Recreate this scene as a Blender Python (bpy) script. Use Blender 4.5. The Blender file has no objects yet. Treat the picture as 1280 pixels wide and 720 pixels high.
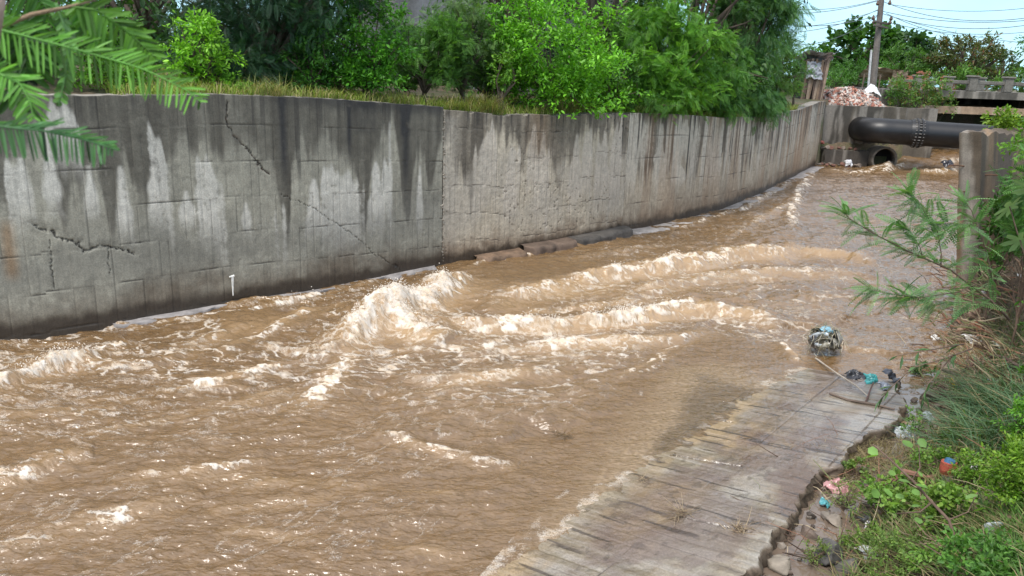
import bpy, math, random
import numpy as np
from mathutils import Vector, Matrix
random.seed(7)
RS = np.random.RandomState(11)
PI = math.pi
# ------------------------------------------------------------------ scene, camera
sc = bpy.context.scene
COL = sc.collection
FPX, PITCH, ROLL, CZ = 1000.0, math.atan(270/1000.0), math.radians(2.0), 3.8
CAM = np.array([0.0, 0.0, CZ])
def _rx(a): return np.array([[1,0,0],[0,math.cos(a),-math.sin(a)],[0,math.sin(a),math.cos(a)]])
def _rz(a): return np.array([[math.cos(a),-math.sin(a),0],[math.sin(a),math.cos(a),0],[0,0,1]])
RM = _rx(PI/2-PITCH) @ _rz(ROLL)
def ray(px, py):
    return RM @ np.array([(px-640)/FPX, (360-py)/FPX, -1.0])
def onz(px, py, z=0.0):
    d = ray(px, py); t = (z-CZ)/d[2]
    return CAM + d*t
def aty(px, py, Y):
    d = ray(px, py); return CAM + d*(Y/d[1])
def proj(P):
    P = np.asarray(P, float); q = (P-CAM) @ RM
    return 640+FPX*q[...,0]/-q[...,2], 360-FPX*q[...,1]/-q[...,2]
cd = bpy.data.cameras.new('camera'); cam = bpy.data.objects.new('camera', cd); COL.objects.link(cam)
m4 = Matrix.Identity(4)
for i in range(3):
    for j in range(3): m4[i][j] = RM[i][j]
m4.translation = Vector(CAM)
cam.matrix_world = m4
cd.sensor_width = 36.0; cd.lens = FPX/1280*36; cd.clip_start = .05; cd.clip_end = 2000
cd.dof.use_dof = True; cd.dof.focus_distance = 12.0; cd.dof.aperture_fstop = 9.5
sc.camera = cam
# ------------------------------------------------------------------ noise
def _h(ix, iy, seed):
    n = (ix.astype(np.int64)*374761393 + iy.astype(np.int64)*668265263 + seed*1274126177) & 0x7fffffff
    n = ((n ^ (n >> 13))*1274126177) & 0x7fffffff
    n = (n ^ (n >> 16)) & 0xffff
    return n/65535.0
def vn(x, y, seed=0):
    x = np.asarray(x, float); y = np.asarray(y, float)
    x, y = np.broadcast_arrays(x, y)
    ix = np.floor(x); iy = np.floor(y); fx = x-ix; fy = y-iy
    fx = fx*fx*fx*(fx*(fx*6-15)+10); fy = fy*fy*fy*(fy*(fy*6-15)+10)
    a = _h(ix, iy, seed); b = _h(ix+1, iy, seed); c = _h(ix, iy+1, seed); d = _h(ix+1, iy+1, seed)
    return (a*(1-fx)+b*fx)*(1-fy)+(c*(1-fx)+d*fx)*fy
def fbm(x, y, seed=0, o=4, g=.5):
    s = 0; a = 1; t = 0
    x = np.asarray(x, float); y = np.asarray(y, float)
    for k in range(o):
        s = s+a*vn(x, y, seed+k*17); t += a; a *= g
        x, y = (x*1.6+y*1.2)+3.1, (-x*1.2+y*1.6)+7.7
    return s/t
def fbs(x, y, seed=0, o=4, g=.5):          # unrotated octaves: keeps a stretched look
    s = 0; a = 1; t = 0
    for k in range(o):
        s = s+a*vn(np.asarray(x)*2.03**k+k*5.3, np.asarray(y)*2.03**k+k*9.1, seed+k*17); t += a; a *= g
    return s/t
def ss(a, b, x):
    t = np.clip((x-a)/(b-a+1e-12), 0, 1); return t*t*(3-2*t)
def mixc(c, col, m):
    return c*(1-m[..., None])+np.asarray(col)*m[..., None]
def pdist(px, py, line):                   # distance and parameter along a polyline, vectorised
    best = np.full(px.shape, 1e9); bt = np.zeros(px.shape); sg = np.zeros(px.shape)
    L = 0; tot = sum(math.hypot(line[i+1][0]-line[i][0], line[i+1][1]-line[i][1]) for i in range(len(line)-1))
    for i in range(len(line)-1):
        ax, ay = line[i][:2]; bx, by = line[i+1][:2]
        dx, dy = bx-ax, by-ay; l2 = dx*dx+dy*dy; l = math.sqrt(l2)
        t = np.clip(((px-ax)*dx+(py-ay)*dy)/l2, 0, 1)
        qx = px-ax-t*dx; qy = py-ay-t*dy; d = np.sqrt(qx*qx+qy*qy)
        m = d < best
        best = np.where(m, d, best); bt = np.where(m, (L+t*l)/tot, bt); sg = np.where(m, np.sign(dx*qy-dy*qx), sg)
        L += l
    return best, bt, sg
# ------------------------------------------------------------------ object helpers
def tag(o, label=None, cat=None, group=None, kind=None):
    if label: o['label'] = label
    if cat: o['category'] = cat
    if group: o['group'] = group
    if kind: o['kind'] = kind
    return o
def empty(name, loc, label, cat, group=None):
    o = bpy.data.objects.new(name, None); COL.objects.link(o); o.location = Vector([float(v) for v in loc])
    return tag(o, label, cat, group)
def mk(name, V, F, mat, parent=None, col=None, smooth=False, attrs=None, world=True):
    """V world coordinates; when parented the mesh is stored relative to the parent's location"""
    V = np.asarray(V, dtype=np.float64)
    if parent is not None and world:
        p = parent; off = np.zeros(3)
        while p is not None: off += np.array(p.location); p = p.parent
        V = V-off
    me = bpy.data.meshes.new(name)
    if isinstance(F, np.ndarray):
        n, k = F.shape
        me.vertices.add(len(V)); me.vertices.foreach_set('co', V.astype(np.float32).ravel())
        me.loops.add(n*k); me.loops.foreach_set('vertex_index', F.astype(np.int32).ravel())
        me.polygons.add(n); me.polygons.foreach_set('loop_start', np.arange(0, n*k, k, dtype=np.int32))
        me.update(calc_edges=True)
    else:
        me.from_pydata([tuple(v) for v in V], [], [tuple(int(i) for i in f) for f in F]); me.update()
    if col is not None:
        a = me.color_attributes.new('Col', 'FLOAT_COLOR', 'POINT')
        c = np.ones((len(V), 4), dtype=np.float32); c[:, :3] = col; a.data.foreach_set('color', c.ravel())
    if attrs:
        for k, v in attrs.items():
            v = np.asarray(v, dtype=np.float32)
            if v.ndim == 1:
                a = me.attributes.new(k, 'FLOAT', 'POINT'); a.data.foreach_set('value', v)
            else:
                a = me.attributes.new(k, 'FLOAT_VECTOR', 'POINT'); a.data.foreach_set('vector', v.ravel())
    if smooth: me.polygons.foreach_set('use_smooth', np.ones(len(me.polygons), dtype=bool))
    me.materials.append(mat)
    o = bpy.data.objects.new(name, me); COL.objects.link(o)
    if parent is not None: o.parent = parent
    return o
def grid_faces(nu, nv):
    i = np.arange(nu-1)[:, None]*nv+np.arange(nv-1)[None, :]
    return np.stack([i, i+nv, i+nv+1, i+1], -1).reshape(-1, 4)
class MB:
    def __init__(s): s.V = []; s.F = []; s.C = []; s.n = 0
    def add(s, V, F, c=(1, 1, 1)):
        V = np.asarray(V, float); s.V.append(V)
        s.F += [tuple(int(i)+s.n for i in f) for f in F]
        s.C.append(np.tile(np.asarray(c, float), (len(V), 1)) if np.ndim(c) == 1 else c); s.n += len(V)
    def box(s, c, size, rot=None, col=(1, 1, 1), bev=0.0):
        x, y, z = [v/2 for v in size]
        if bev:
            b = bev; P = []
            for zz, k in ((-z, b), (-z+b, 0), (z-b, 0), (z, b)):
                P += [(-x+k, -y+k, zz), (x-k, -y+k, zz), (x-k, y-k, zz), (-x+k, y-k, zz)]
            F = [(3, 2, 1, 0), (12, 13, 14, 15)]
            for r in range(3):
                for q in range(4): F.append((r*4+q, r*4+(q+1) % 4, r*4+4+(q+1) % 4, r*4+4+q))
        else:
            P = [(-x,-y,-z),(x,-y,-z),(x,y,-z),(-x,y,-z),(-x,-y,z),(x,-y,z),(x,y,z),(-x,y,z)]
            F = [(3,2,1,0),(4,5,6,7),(0,1,5,4),(1,2,6,5),(2,3,7,6),(3,0,4,7)]
        P = np.array(P)
        if rot is not None: P = P @ np.asarray(rot).T
        s.add(P+np.asarray(c), F, col)
    def tube(s, pts, rad, n=8, col=(1, 1, 1), cap=True, jit=0):
        pts = [np.asarray(p, float) for p in pts]; m = len(pts)
        if np.ndim(rad) == 0: rad = [rad]*m
        up = np.array([0, 0, 1.0]); P = []
        for i in range(m):
            t = pts[min(i+1, m-1)]-pts[max(i-1, 0)]; t = t/(np.linalg.norm(t)+1e-9)
            if i == 0:
                a = np.cross(t, up)
                if np.linalg.norm(a) < .1: a = np.cross(t, [1, 0, 0])
            else: a = a-t*np.dot(a, t)
            a = a/(np.linalg.norm(a)+1e-9); b = np.cross(t, a)
            for k in range(n):
                th = 2*PI*k/n; r = rad[i]*(1+jit*(random.random()-.5))
                P.append(pts[i]+r*(a*math.cos(th)+b*math.sin(th)))
        F = []
        for i in range(m-1):
            for k in range(n):
                F.append((i*n+k, i*n+(k+1) % n, (i+1)*n+(k+1) % n, (i+1)*n+k))
        if cap: F += [tuple(range(n-1, -1, -1)), tuple((m-1)*n+k for k in range(n))]
        s.add(P, F, col)
    def build(s, name, mat, parent=None, smooth=False):
        return mk(name, np.concatenate(s.V), s.F, mat, parent, np.concatenate(s.C), smooth)
def rot(ax=(0, 0, 1), ang=0):
    return np.array(Matrix.Rotation(ang, 3, Vector(ax)))
def eul(x, y, z): return rot((0,0,1), z) @ rot((0,1,0), y) @ rot((1,0,0), x)
def crest(a, b, n, wob=0.0, sag=0.0):
    a = np.asarray(a, float); b = np.asarray(b, float); P = []
    for i in range(n):
        t = i/(n-1); p = a*(1-t)+b*t; p[2] -= sag*4*t*(1-t)
        if 0 < i < n-1 and wob: p = p+np.array([random.gauss(0, wob) for _ in range(3)])
        P.append(p)
    return P
# ------------------------------------------------------------------ materials
def mat(name, build):
    m = bpy.data.materials.new(name); m.use_nodes = True
    nt = m.node_tree; nt.nodes.clear()
    out = nt.nodes.new('ShaderNodeOutputMaterial'); p = nt.nodes.new('ShaderNodeBsdfPrincipled')
    nt.links.new(p.outputs[0], out.inputs[0])
    build(nt, p, out); return m
def N(nt, t, **kw):
    n = nt.nodes.new(t)
    for k, v in kw.items():
        if k in n.inputs: n.inputs[k].default_value = v
        else: setattr(n, k, v)
    return n
def L(nt, a, b): nt.links.new(a, b)
def mathn(nt, op, a, b=None, clamp=False):
    n = nt.nodes.new('ShaderNodeMath'); n.operation = op; n.use_clamp = clamp
    for i, v in enumerate((a, b)):
        if v is None: continue
        if isinstance(v, (int, float)): n.inputs[i].default_value = v
        else: nt.links.new(v, n.inputs[i])
    return n.outputs[0]
def mixn(nt, f, a, b, mode='MIX'):
    n = nt.nodes.new('ShaderNodeMix'); n.data_type = 'RGBA'; n.blend_type = mode
    for i, v in ((0, f), (6, a), (7, b)):
        if isinstance(v, (int, float)): n.inputs[i].default_value = v
        elif isinstance(v, tuple): n.inputs[i].default_value = (*v, 1)
        else: nt.links.new(v, n.inputs[i])
    return n.outputs[2]
def noise(nt, scale, detail=4, rough=.55, vec=None):
    n = N(nt, 'ShaderNodeTexNoise'); n.inputs['Scale'].default_value = scale
    n.inputs['Detail'].default_value = detail; n.inputs['Roughness'].default_value = rough
    if vec is None:
        vec = nt.nodes.new('ShaderNodeTexCoord').outputs['Object']
    nt.links.new(vec, n.inputs['Vector']); return n.outputs['Fac']
def ramp(nt, f, lo, hi, a=0.0, b=1.0):
    n = N(nt, 'ShaderNodeMapRange'); n.inputs[1].default_value = lo; n.inputs[2].default_value = hi
    n.inputs[3].default_value = a; n.inputs[4].default_value = b; nt.links.new(f, n.inputs[0]); return n.outputs[0]
def bump(nt, p, h, s, d=.02):
    n = N(nt, 'ShaderNodeBump'); n.inputs['Strength'].default_value = s; n.inputs['Distance'].default_value = d
    nt.links.new(h, n.inputs['Height']); nt.links.new(n.outputs[0], p.inputs['Normal']); return n
def simple(name, c, rough=.8, scale=12, var=.35, bmp=.4, metal=0, spec=.5, dist=.01, usecol=False):
    def b(nt, p, out):
        f = noise(nt, scale, 6, .65); g = noise(nt, scale*.17, 3)
        base = c
        if usecol:
            a = N(nt, 'ShaderNodeAttribute'); a.attribute_name = 'Col'; base = mixn(nt, 1.0, a.outputs['Color'], c, 'MULTIPLY')
        r = ramp(nt, mathn(nt, 'ADD', f, g), .6, 1.4, 1-var, 1+var)
        v = mixn(nt, 1.0, base, r, 'MULTIPLY'); L(nt, v, p.inputs['Base Color'])
        p.inputs['Roughness'].default_value = rough; p.inputs['Metallic'].default_value = metal
        p.inputs['Specular IOR Level'].default_value = spec
        bump(nt, p, f, bmp, dist)
    return mat(name, b)
def leafmat(name, trans=.3, rough=.45, tint=(1, 1, 1), spec=.35):
    def b(nt, p, out):
        a = N(nt, 'ShaderNodeAttribute'); a.attribute_name = 'Col'
        c = mixn(nt, 1.0, a.outputs['Color'], tint, 'MULTIPLY')
        f = noise(nt, 9, 3); c = mixn(nt, 1.0, c, ramp(nt, f, .3, .7, .8, 1.2), 'MULTIPLY')
        L(nt, c, p.inputs['Base Color']); p.inputs['Roughness'].default_value = rough
        p.inputs['Specular IOR Level'].default_value = spec
        t = N(nt, 'ShaderNodeBsdfTranslucent')
        tc = mixn(nt, 1.0, c, (1.4, 1.5, .5), 'MULTIPLY'); L(nt, tc, t.inputs[0])
        mx = N(nt, 'ShaderNodeMixShader'); mx.inputs[0].default_value = trans
        L(nt, p.outputs[0], mx.inputs[1]); L(nt, t.outputs[0], mx.inputs[2]); L(nt, mx.outputs[0], out.inputs[0])
    return mat(name, b)
M_leaf = leafmat('leaf'); M_leafnear = leafmat('leaf_near', .42, .5)
M_grass = leafmat('grass_blade', .25, .6)
M_bark = simple('bark', (.10, .075, .055), .9, 30, .4, .6)
M_twig = simple('twig', (.13, .085, .06), .85, 40, .4, .4)
M_vcol = simple('painted_detail', (1, 1, 1), .75, 25, .3, .4, usecol=True)
M_mud = simple('mud', (.14, .10, .07), .55, 8, .5, .8, dist=.03)
M_rock = simple('rock', (1, 1, 1), .8, 14, .45, .7, usecol=True, dist=.02)
M_plast = simple('plastic_film', (1, 1, 1), .22, 18, .2, .25, usecol=True, spec=.6)
# ------------------------------------------------------------------ left retaining wall
_bp = [(-2,427),(75,415),(150,404),(270,384),(360,369),(450,353),(550,332),(640,318),(720,304),(785,290),(840,279),(900,264),(945,246),(985,226),(1022,206)]
_w = np.array([onz(*p)[:2] for p in _bp])
d0 = _w[0]-_w[2]; d0 /= np.linalg.norm(d0)
_w = np.vstack([_w[0]+d0*14, _w[0]+d0*7, _w[0]+d0*3, _w])
_c = np.r_[0, np.cumsum(np.linalg.norm(np.diff(_w, axis=0), axis=1))]
WL = _c[-1]
_sd = np.linspace(0, WL, 900)
_x = np.interp(_sd, _c, _w[:, 0]); _y = np.interp(_sd, _c, _w[:, 1])
_k = np.hanning(81); _k /= _k.sum()
def _sm(a):
    p = np.r_[2*a[0]-a[40:0:-1], a, 2*a[-1]-a[-2:-42:-1]]; return np.convolve(p, _k, 'valid')
_x = _sm(_x); _y = _sm(_y)
def wallxy(s): return np.interp(s, _sd, _x), np.interp(s, _sd, _y)
def wallnrm(s):
    e = .15; x0, y0 = wallxy(np.clip(s-e, 0, WL)); x1, y1 = wallxy(np.clip(s+e, 0, WL))
    tx, ty = x1-x0, y1-y0; l = np.sqrt(tx*tx+ty*ty); return ty/l, -tx/l
_tp = [(-400,95),(0,117),(100,119),(230,118),(270,117),(400,122),(552.9,133),(553.1,137),(640,143),(783,141),(850,143),(905,147),(957,146),(1000,137),(1026,127)]
def topz(s):
    x, y = wallxy(s); lo = np.full(np.shape(x), 1.5); hi = np.full(np.shape(x), 4.6)
    for _ in range(30):
        m = (lo+hi)/2; px, py = proj(np.stack([x, y, m], -1))
        t = np.interp(px, [p[0] for p in _tp], [p[1] for p in _tp])
        up = py < t; hi = np.where(up, m, hi); lo = np.where(up, lo, m)
    return (lo+hi)/2
def s_of_px(px, z=1.5):
    s = np.linspace(.5, WL, 3000); x, y = wallxy(s); p, _ = proj(np.stack([x, y, np.full_like(x, z)], -1))
    p = np.where(y < 1, -9999, p); return float(np.interp(px, p, s))
def sh_of_px(px, py):
    s = s_of_px(px, 1.5)
    for _ in range(6):
        x, y = wallxy(s); zs = np.linspace(-.5, 4.5, 200)
        pp, qq = proj(np.stack([np.full(200, x), np.full(200, y), zs], -1))
        z = float(np.interp(-py, -qq, zs)); s = s_of_px(px, z)
    return s, z
sA, sB = s_of_px(553), s_of_px(782)
CR = [[(283,126),(284,158),(303,180),(312,192),(330,212),(338,217)], [(40,283),(66,292),(95,303),(108,312),(124,307),(140,309),(168,317)],
      [(352,243),(395,262),(440,292),(470,318),(505,340)], [(62,300),(64,330),(68,360)], [(135,308),(138,345)]]
CRS = [[sh_of_px(*p) for p in c] for c in CR]
def wall_section(s0, s1, kind, root, seed, label):
    st = .013 if kind < 2 else .022
    ns = int((s1-s0)/st); s = np.linspace(s0, s1, ns); nh = 235 if kind < 2 else 170
    x, y = wallxy(s); nx, ny = wallnrm(s); T = topz(np.clip(s, s0+.03, s1-.03))
    if kind == 1: T = T-.02*ss(.3, .8, vn(s*1.3, s*0, 5))-.03*(vn(s*6, s*0, 8) > .62)
    if kind == 0: T = T-.012*vn(s*9, s*0, 8)
    v = np.linspace(0, 1, nh)
    S = np.repeat(s[:, None], nh, 1); H = -.7+(T[:, None]+.7)*v[None, :]; Tt = T[:, None]-H
    px = proj(np.stack([x, y, np.full_like(x, 1.7)], -1))[0][:, None]+0*H
    # ---- relief: boards, lifts, cracks, pits
    bw = .135; bi = np.floor(S/bw+.25*(vn(S*.7, 0*S, 3)-.5)); bf = S/bw-np.floor(S/bw)
    lift = .56; lo_ = np.array([.1, .22, .0][kind]); li = np.floor((Tt+lo_)/lift)
    rel = (_h(bi, li, seed)-.5)*.006
    seamv = np.exp(-(np.minimum(bf, 1-bf)*bw/.006)**2)*(_h(bi, li*0+li, seed+5) > .5)
    pan = np.floor(S/1.22); jig = (_h(pan, li*0, seed+9)-.5)*.06
    lf = (Tt+lo_+jig)/lift; lf = lf-np.floor(lf); dseam = np.minimum(lf, 1-lf)*lift
    seamh = np.exp(-(dseam/.0055)**2)*ss(.28, .52, vn(S*1.7, np.round((Tt+lo_)/lift)*7.3, seed+2))
    rough = [.35, 1.0, .6][kind]
    pit = ss(.74, .8, fbm(S*14, H*14, seed+31, 3))*ss(.45, .6, vn(S*.8, H*1.1, seed+4))
    f1 = fbm(S*1.3, H*1.3, seed+1, 4); f2 = fbm(S*6, H*6, seed+2, 4); f3 = fbm(S*25, H*25, seed+6, 3)
    dn = rel+rough*(.010*(f2-.5)+.008*(f3-.5))-.006*seamv-.010*seamh-.012*pit*rough+.02*(f1-.5)
    crk = np.zeros_like(S)
    for ci, c in enumerate(CRS):
        ms = min(q[0] for q in c)-.3; Ms = max(q[0] for q in c)+.3
        if Ms < s0 or ms > s1: continue
        m = (s > ms) & (s < Ms)
        wob = .03*(f2[m]-.5)*2+.02*(f3[m]-.5)*2
        dd, tt, sg = pdist(S[m]+wob, H[m]+wob*1.2, c)
        wd = [.009, .010, .004, .004, .004][ci]*(.5+vn(tt*25, tt*0, ci))
        k = np.exp(-(dd/wd)**2); crk[m] = np.maximum(crk[m], k*[1, 1, .5, .6, .5][ci])
        dn[m] -= .03*k
        if ci == 1: dn[m] += -.012*ss(.12, 0, dd)*(sg > 0)
        if ci == 0: crk[m] = np.maximum(crk[m], .5*ss(.10, .0, dd)*ss(.55, .7, f2[m]))
    # ---- colour of the concrete, its stains, and sunlight lifted into the middle section
    g = (.78+.44*f1)*(.86+.28*f2)*(.92+.16*f3)
    base = [(.29, .275, .222), (.50, .435, .335), (.41, .35, .265)][kind]
    C = np.asarray(base)*g[..., None]
    brd = .94+.12*_h(bi, li, seed+7); C *= brd[..., None]
    s1d = lambda f, sd: vn(S*f+.05*np.sin(H*3), 0*S+sd*3.7, seed+sd)
    # dark run-off from the top
    Ln = .25+.55*fbs(S*1.1, 0*S, seed+20, 2)+1.3*(fbs(S*5+.08*f2, 0*S, seed+21, 3)-.38)
    Ln = (Ln+[0, .12, .15][kind])*[.95, 1.15, 1.35][kind]
    if kind == 0: Ln = Ln+.22*ss(330, 200, px)+1.0*np.exp(-((px-357)/11)**2)+.9*np.exp(-((px-455)/12)**2)+1.9*np.exp(-((px-508)/9)**2)+.7*np.exp(-((px-535)/14)**2)+.8*np.exp(-((px-138)/8)**2)+.9*np.exp(-((px-195)/12)**2)+.7*np.exp(-((px-75)/10)**2)+.5*np.exp(-((px-8)/10)**2)
    if kind == 1: Ln = Ln+.8*np.exp(-((px-570)/6)**2)+1.5*np.exp(-((px-588)/9)**2)+.5*np.exp(-((px-700)/12)**2)-.25
    dk = ss(Ln+.22, Ln-.18, Tt+.12*(f2-.5))
    dk *= [.9, .86, .9][kind]*(.6+.4*vn(S*9, H*.7, seed+33))
    C = mixc(C, (.052, .042, .032) if kind else (.05, .043, .032), dk)
    if kind == 0:
        bl = np.exp(-((px-357)/5)**2)*ss(1.7, .8, Tt)+np.exp(-((px-438)/3)**2)*ss(1.2, .6, Tt)+.9*np.exp(-((px-507)/5)**2)*ss(2.0, 1.0, Tt)+.7*ss(.22,.0,Tt-.06*f2)*ss(300,420,px)
        bl += .85*ss(430, 480, px)*ss(553, 540, px)*ss(.62, .5, Tt)*ss(.35, .6, s1d(4, 61))
        C = mixc(C, (.028, .027, .027), np.clip(bl, 0, 1)*ss(.2, .6, f2+.2*f3+.1))
    # pale efflorescence: pointed tops, run down and fade
    sp = fbs(S*[3.2, 3.4, 4.6][kind]+.05*f3, 0*S, seed+40, 3)
    t0 = [1.05, .75, .25][kind]-1.9*(sp-.5)
    if kind == 0: t0 = t0+.8*ss(230, 330, px)-.6*ss(20, 120, px)*ss(215, 190, px)-.35*ss(360, 420, px)-.15*np.exp(-((px-400)/12)**2)
    dep = [.95, 1.4, 1.3][kind]*(.6+.8*vn(S*1.3, 0*S, seed+43)); 
    wh = ss(0, .10, (Tt-t0)*.6+.18*(sp-.55))*ss(t0+dep+.5, t0+dep-.3, Tt)
    wh *= ss(.50 if kind == 0 else .44, .60, sp+.10*(f2-.5)+.06*(f3-.5))
    if kind == 0: wh *= .9*ss(-60, 20, px)
    for (a, b, y0, y1) in ([(150,10,205,300),(25,12,195,275),(60,12,190,270),(110,9,205,275),(190,9,205,290),(232,9,237,285),(262,5,240,285),(307,6,252,295),(392,12,222,300),(470,10,200,295),(487,3,150,290),(417,3,225,290),(525,4,205,290)] if kind == 0 else
                           [(680,7,160,260),(640,8,180,280),(722,7,165,270),(757,7,160,260),(612,4,180,240)] if kind == 1 else [(828,6,152,232),(858,9,148,200),(850,8,205,235),(900,6,165,230)]):
        sc_, z0 = sh_of_px(a, y0); _, z1 = sh_of_px(a, y1); ww = abs(s_of_px(a+b)-s_of_px(a))
        q = np.clip((z0-H)/(z0-z1+1e-6), -.2, 1.3)
        wl = ww*np.clip(.18+1.6*np.clip(q, 0, 1), 0, 1)*(.75+.5*vn(H*5, S*0+a, 3))
        k = ss(wl+.03, wl-.04, np.abs(S-sc_)+.03*(f2-.5))*ss(0, .05, q)*ss(1.15, .6, q+.3*(f2-.5))
        wh = np.maximum(wh, k)
    if kind == 2: wh = np.maximum(wh*.85, ss(.52, .60, fbs(S*8, H*.12, seed+50, 2))*ss(.0, .4, Tt)*ss(2.3, 1.3, Tt)*.9)
    C = mixc(C, [(.60, .575, .51), (.54, .48, .40), (.60, .55, .46)][kind], np.clip(wh, 0, 1)*(.70+.3*f2)*(1-.5*pit))
    if kind == 1:
        C = mixc(C, (.40, .36, .30), ss(.4, .7, f1+.15*s1d(2, 71))*ss(.5, 1.0, Tt)*ss(.4, .9, H)*.6)
        C = mixc(C, (.40, .36, .30), np.exp(-((px-563)/9)**2)*ss(.05, .2, Tt)*.6)
        C = mixc(C, (.20, .12, .065), .5*np.exp(-((px-672)/14)**2)*ss(1.2, .5, Tt))
    if kind == 2: C = mixc(C, (.33, .19, .10), .55*ss(.5, .7, fbs(S*2.2, H*.2, seed+55, 2))*ss(935, 990, px)+.25*ss(.5, .7, fbs(S*3.2, H*.2, seed+56, 2)))
    # low brown band, dark tide line, rust
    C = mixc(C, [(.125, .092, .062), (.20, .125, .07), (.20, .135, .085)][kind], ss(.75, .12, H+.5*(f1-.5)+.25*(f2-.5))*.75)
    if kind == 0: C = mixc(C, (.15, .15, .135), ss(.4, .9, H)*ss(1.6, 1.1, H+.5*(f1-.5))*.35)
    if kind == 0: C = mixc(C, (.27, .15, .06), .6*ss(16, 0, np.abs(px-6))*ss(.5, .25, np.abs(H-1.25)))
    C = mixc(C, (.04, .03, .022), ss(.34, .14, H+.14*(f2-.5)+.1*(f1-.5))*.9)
    line = np.clip(seamh*.75+seamv*.35+crk*.95, 0, 1)
    line += .45*pit*(kind == 1)
    C = mixc(C, (.035, .028, .022), np.clip(line, 0, .95))
    if kind == 0: C = mixc(C, (.09, .035, .018), .6*np.clip(crk, 0, 1)*ss(.5, .6, f3)*(px < 350)*(px > 270))
    # narrow black drips from the top edge
    dr_ = fbs(S*13, 0*S+seed, seed+90, 2); dl_ = .3+1.5*vn(S*9, 0*S, seed+92)*ss(.4, .7, vn(S*.9, 0*S, seed+93))
    C = mixc(C, (.03, .027, .024), ss(.66, .74, dr_+.05*(f2-.5))*ss(dl_+.2, dl_-.3, Tt)*[.55, .7, .85][kind])
    wet = np.clip(ss(.45, .15, H)+dk*.35, 0, 1)
    bat = 0.0
    X = x[:, None]+nx[:, None]*(dn+bat); Y = y[:, None]+ny[:, None]*(dn+bat)
    V = np.stack([X, Y, H], -1).reshape(-1, 3); F = grid_faces(ns, nh)[:, ::-1]
    # top cap and back face added as a coarse strip in the same mesh
    kk = 3; thick = .42
    cap = np.stack([np.stack([x-nx*thick*q, y-ny*thick*q, T+.004*q], -1) for q in (0.02, .35, .7, 1.0)]+[np.stack([x-nx*thick, y-ny*thick, T*0+2.0], -1)], 1)
    cap[:, 1:4, 2] += .012*(vn(s*11, s*0, 4)-.5)[:, None]
    ncap = 5; Fc = grid_faces(ns, ncap)[:, ::-1]+len(V)
    Fj = np.stack([np.arange(ns-1)*nh+nh-1, np.arange(1, ns)*nh+nh-1, len(V)+np.arange(1, ns)*ncap, len(V)+np.arange(ns-1)*ncap], -1)[:, ::-1]
    cc = np.tile(np.array([.22, .20, .17]), (ns*ncap, 1))*(.7+.6*np.repeat(vn(s*5, s*0, 9), ncap))[:, None]
    V0 = len(V)
    V = np.concatenate([V, cap.reshape(-1, 3)]); F = np.concatenate([F, Fc, Fj])
    # end faces
    CA = np.concatenate([C.reshape(-1, 3), cc]); Wt = np.concatenate([wet.ravel(), np.zeros(ns*ncap)])
    wuv = np.stack([np.r_[S.ravel(), np.repeat(s, ncap)], np.r_[H.ravel(), V[V0:, 2]], np.zeros(len(V))], -1)
    ends = []
    for e, xx in ((0, 0), (ns-1, 1)):
        q0 = len(V)
        z1 = T[e]; B = []
        for d_ in (0.0, thick):
            for z in (-.7, z1): B.append([x[e]-nx[e]*d_, y[e]-ny[e]*d_, z])
        V = np.concatenate([V, np.array(B)]); F = np.concatenate([F, np.array([[q0, q0+1, q0+3, q0+2]])])
        CA = np.concatenate([CA, np.tile([.17, .15, .125], (4, 1))]); Wt = np.r_[Wt, np.zeros(4)]
        wuv = np.concatenate([wuv, np.zeros((4, 3))])
    o = mk('wall_section', V, F, M_conc, root, CA, True, {'wet': Wt, 'wuv': wuv})
    tag(o, label)
    return o
def _conc(nt, p, out):
    a = N(nt, 'ShaderNodeAttribute'); a.attribute_name = 'Col'; w = N(nt, 'ShaderNodeAttribute'); w.attribute_name = 'wet'
    f = noise(nt, 55, 5, .7); g = noise(nt, 9, 4, .6); u = noise(nt, 160, 3, .6)
    u2 = N(nt, 'ShaderNodeAttribute'); u2.attribute_name = 'wuv'
    mp = N(nt, 'ShaderNodeMapping'); mp.inputs['Scale'].default_value = (22, 1.3, 1); L(nt, u2.outputs['Vector'], mp.inputs['Vector'])
    st = noise(nt, 1.0, 4, .6, mp.outputs[0])
    c = mixn(nt, 1.0, a.outputs['Color'], ramp(nt, f, .3, .7, .72, 1.28), 'MULTIPLY')
    c = mixn(nt, 1.0, c, ramp(nt, g, .3, .7, .85, 1.15), 'MULTIPLY')
    c = mixn(nt, 1.0, c, ramp(nt, st, .3, .7, .88, 1.1), 'MULTIPLY')
    L(nt, c, p.inputs['Base Color'])
    L(nt, ramp(nt, w.outputs['Fac'], 0, 1, .85, .42), p.inputs['Roughness'])
    h = mathn(nt, 'ADD', mathn(nt, 'MULTIPLY', f, .6), mathn(nt, 'MULTIPLY', u, .4)); bump(nt, p, h, .55, .008)
M_conc = mat('stained_concrete', _conc)
wall = empty('retaining_wall', (*onz(550, 332)[:2], 0), 'tall board-marked concrete retaining wall with dark run-off and white lime streaks along the left bank', 'wall')
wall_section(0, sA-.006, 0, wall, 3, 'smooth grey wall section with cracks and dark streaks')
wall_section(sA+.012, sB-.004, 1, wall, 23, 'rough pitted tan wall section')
wall_section(sB+.004, WL, 2, wall, 43, 'curved striped wall section running to the far corner')
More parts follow.
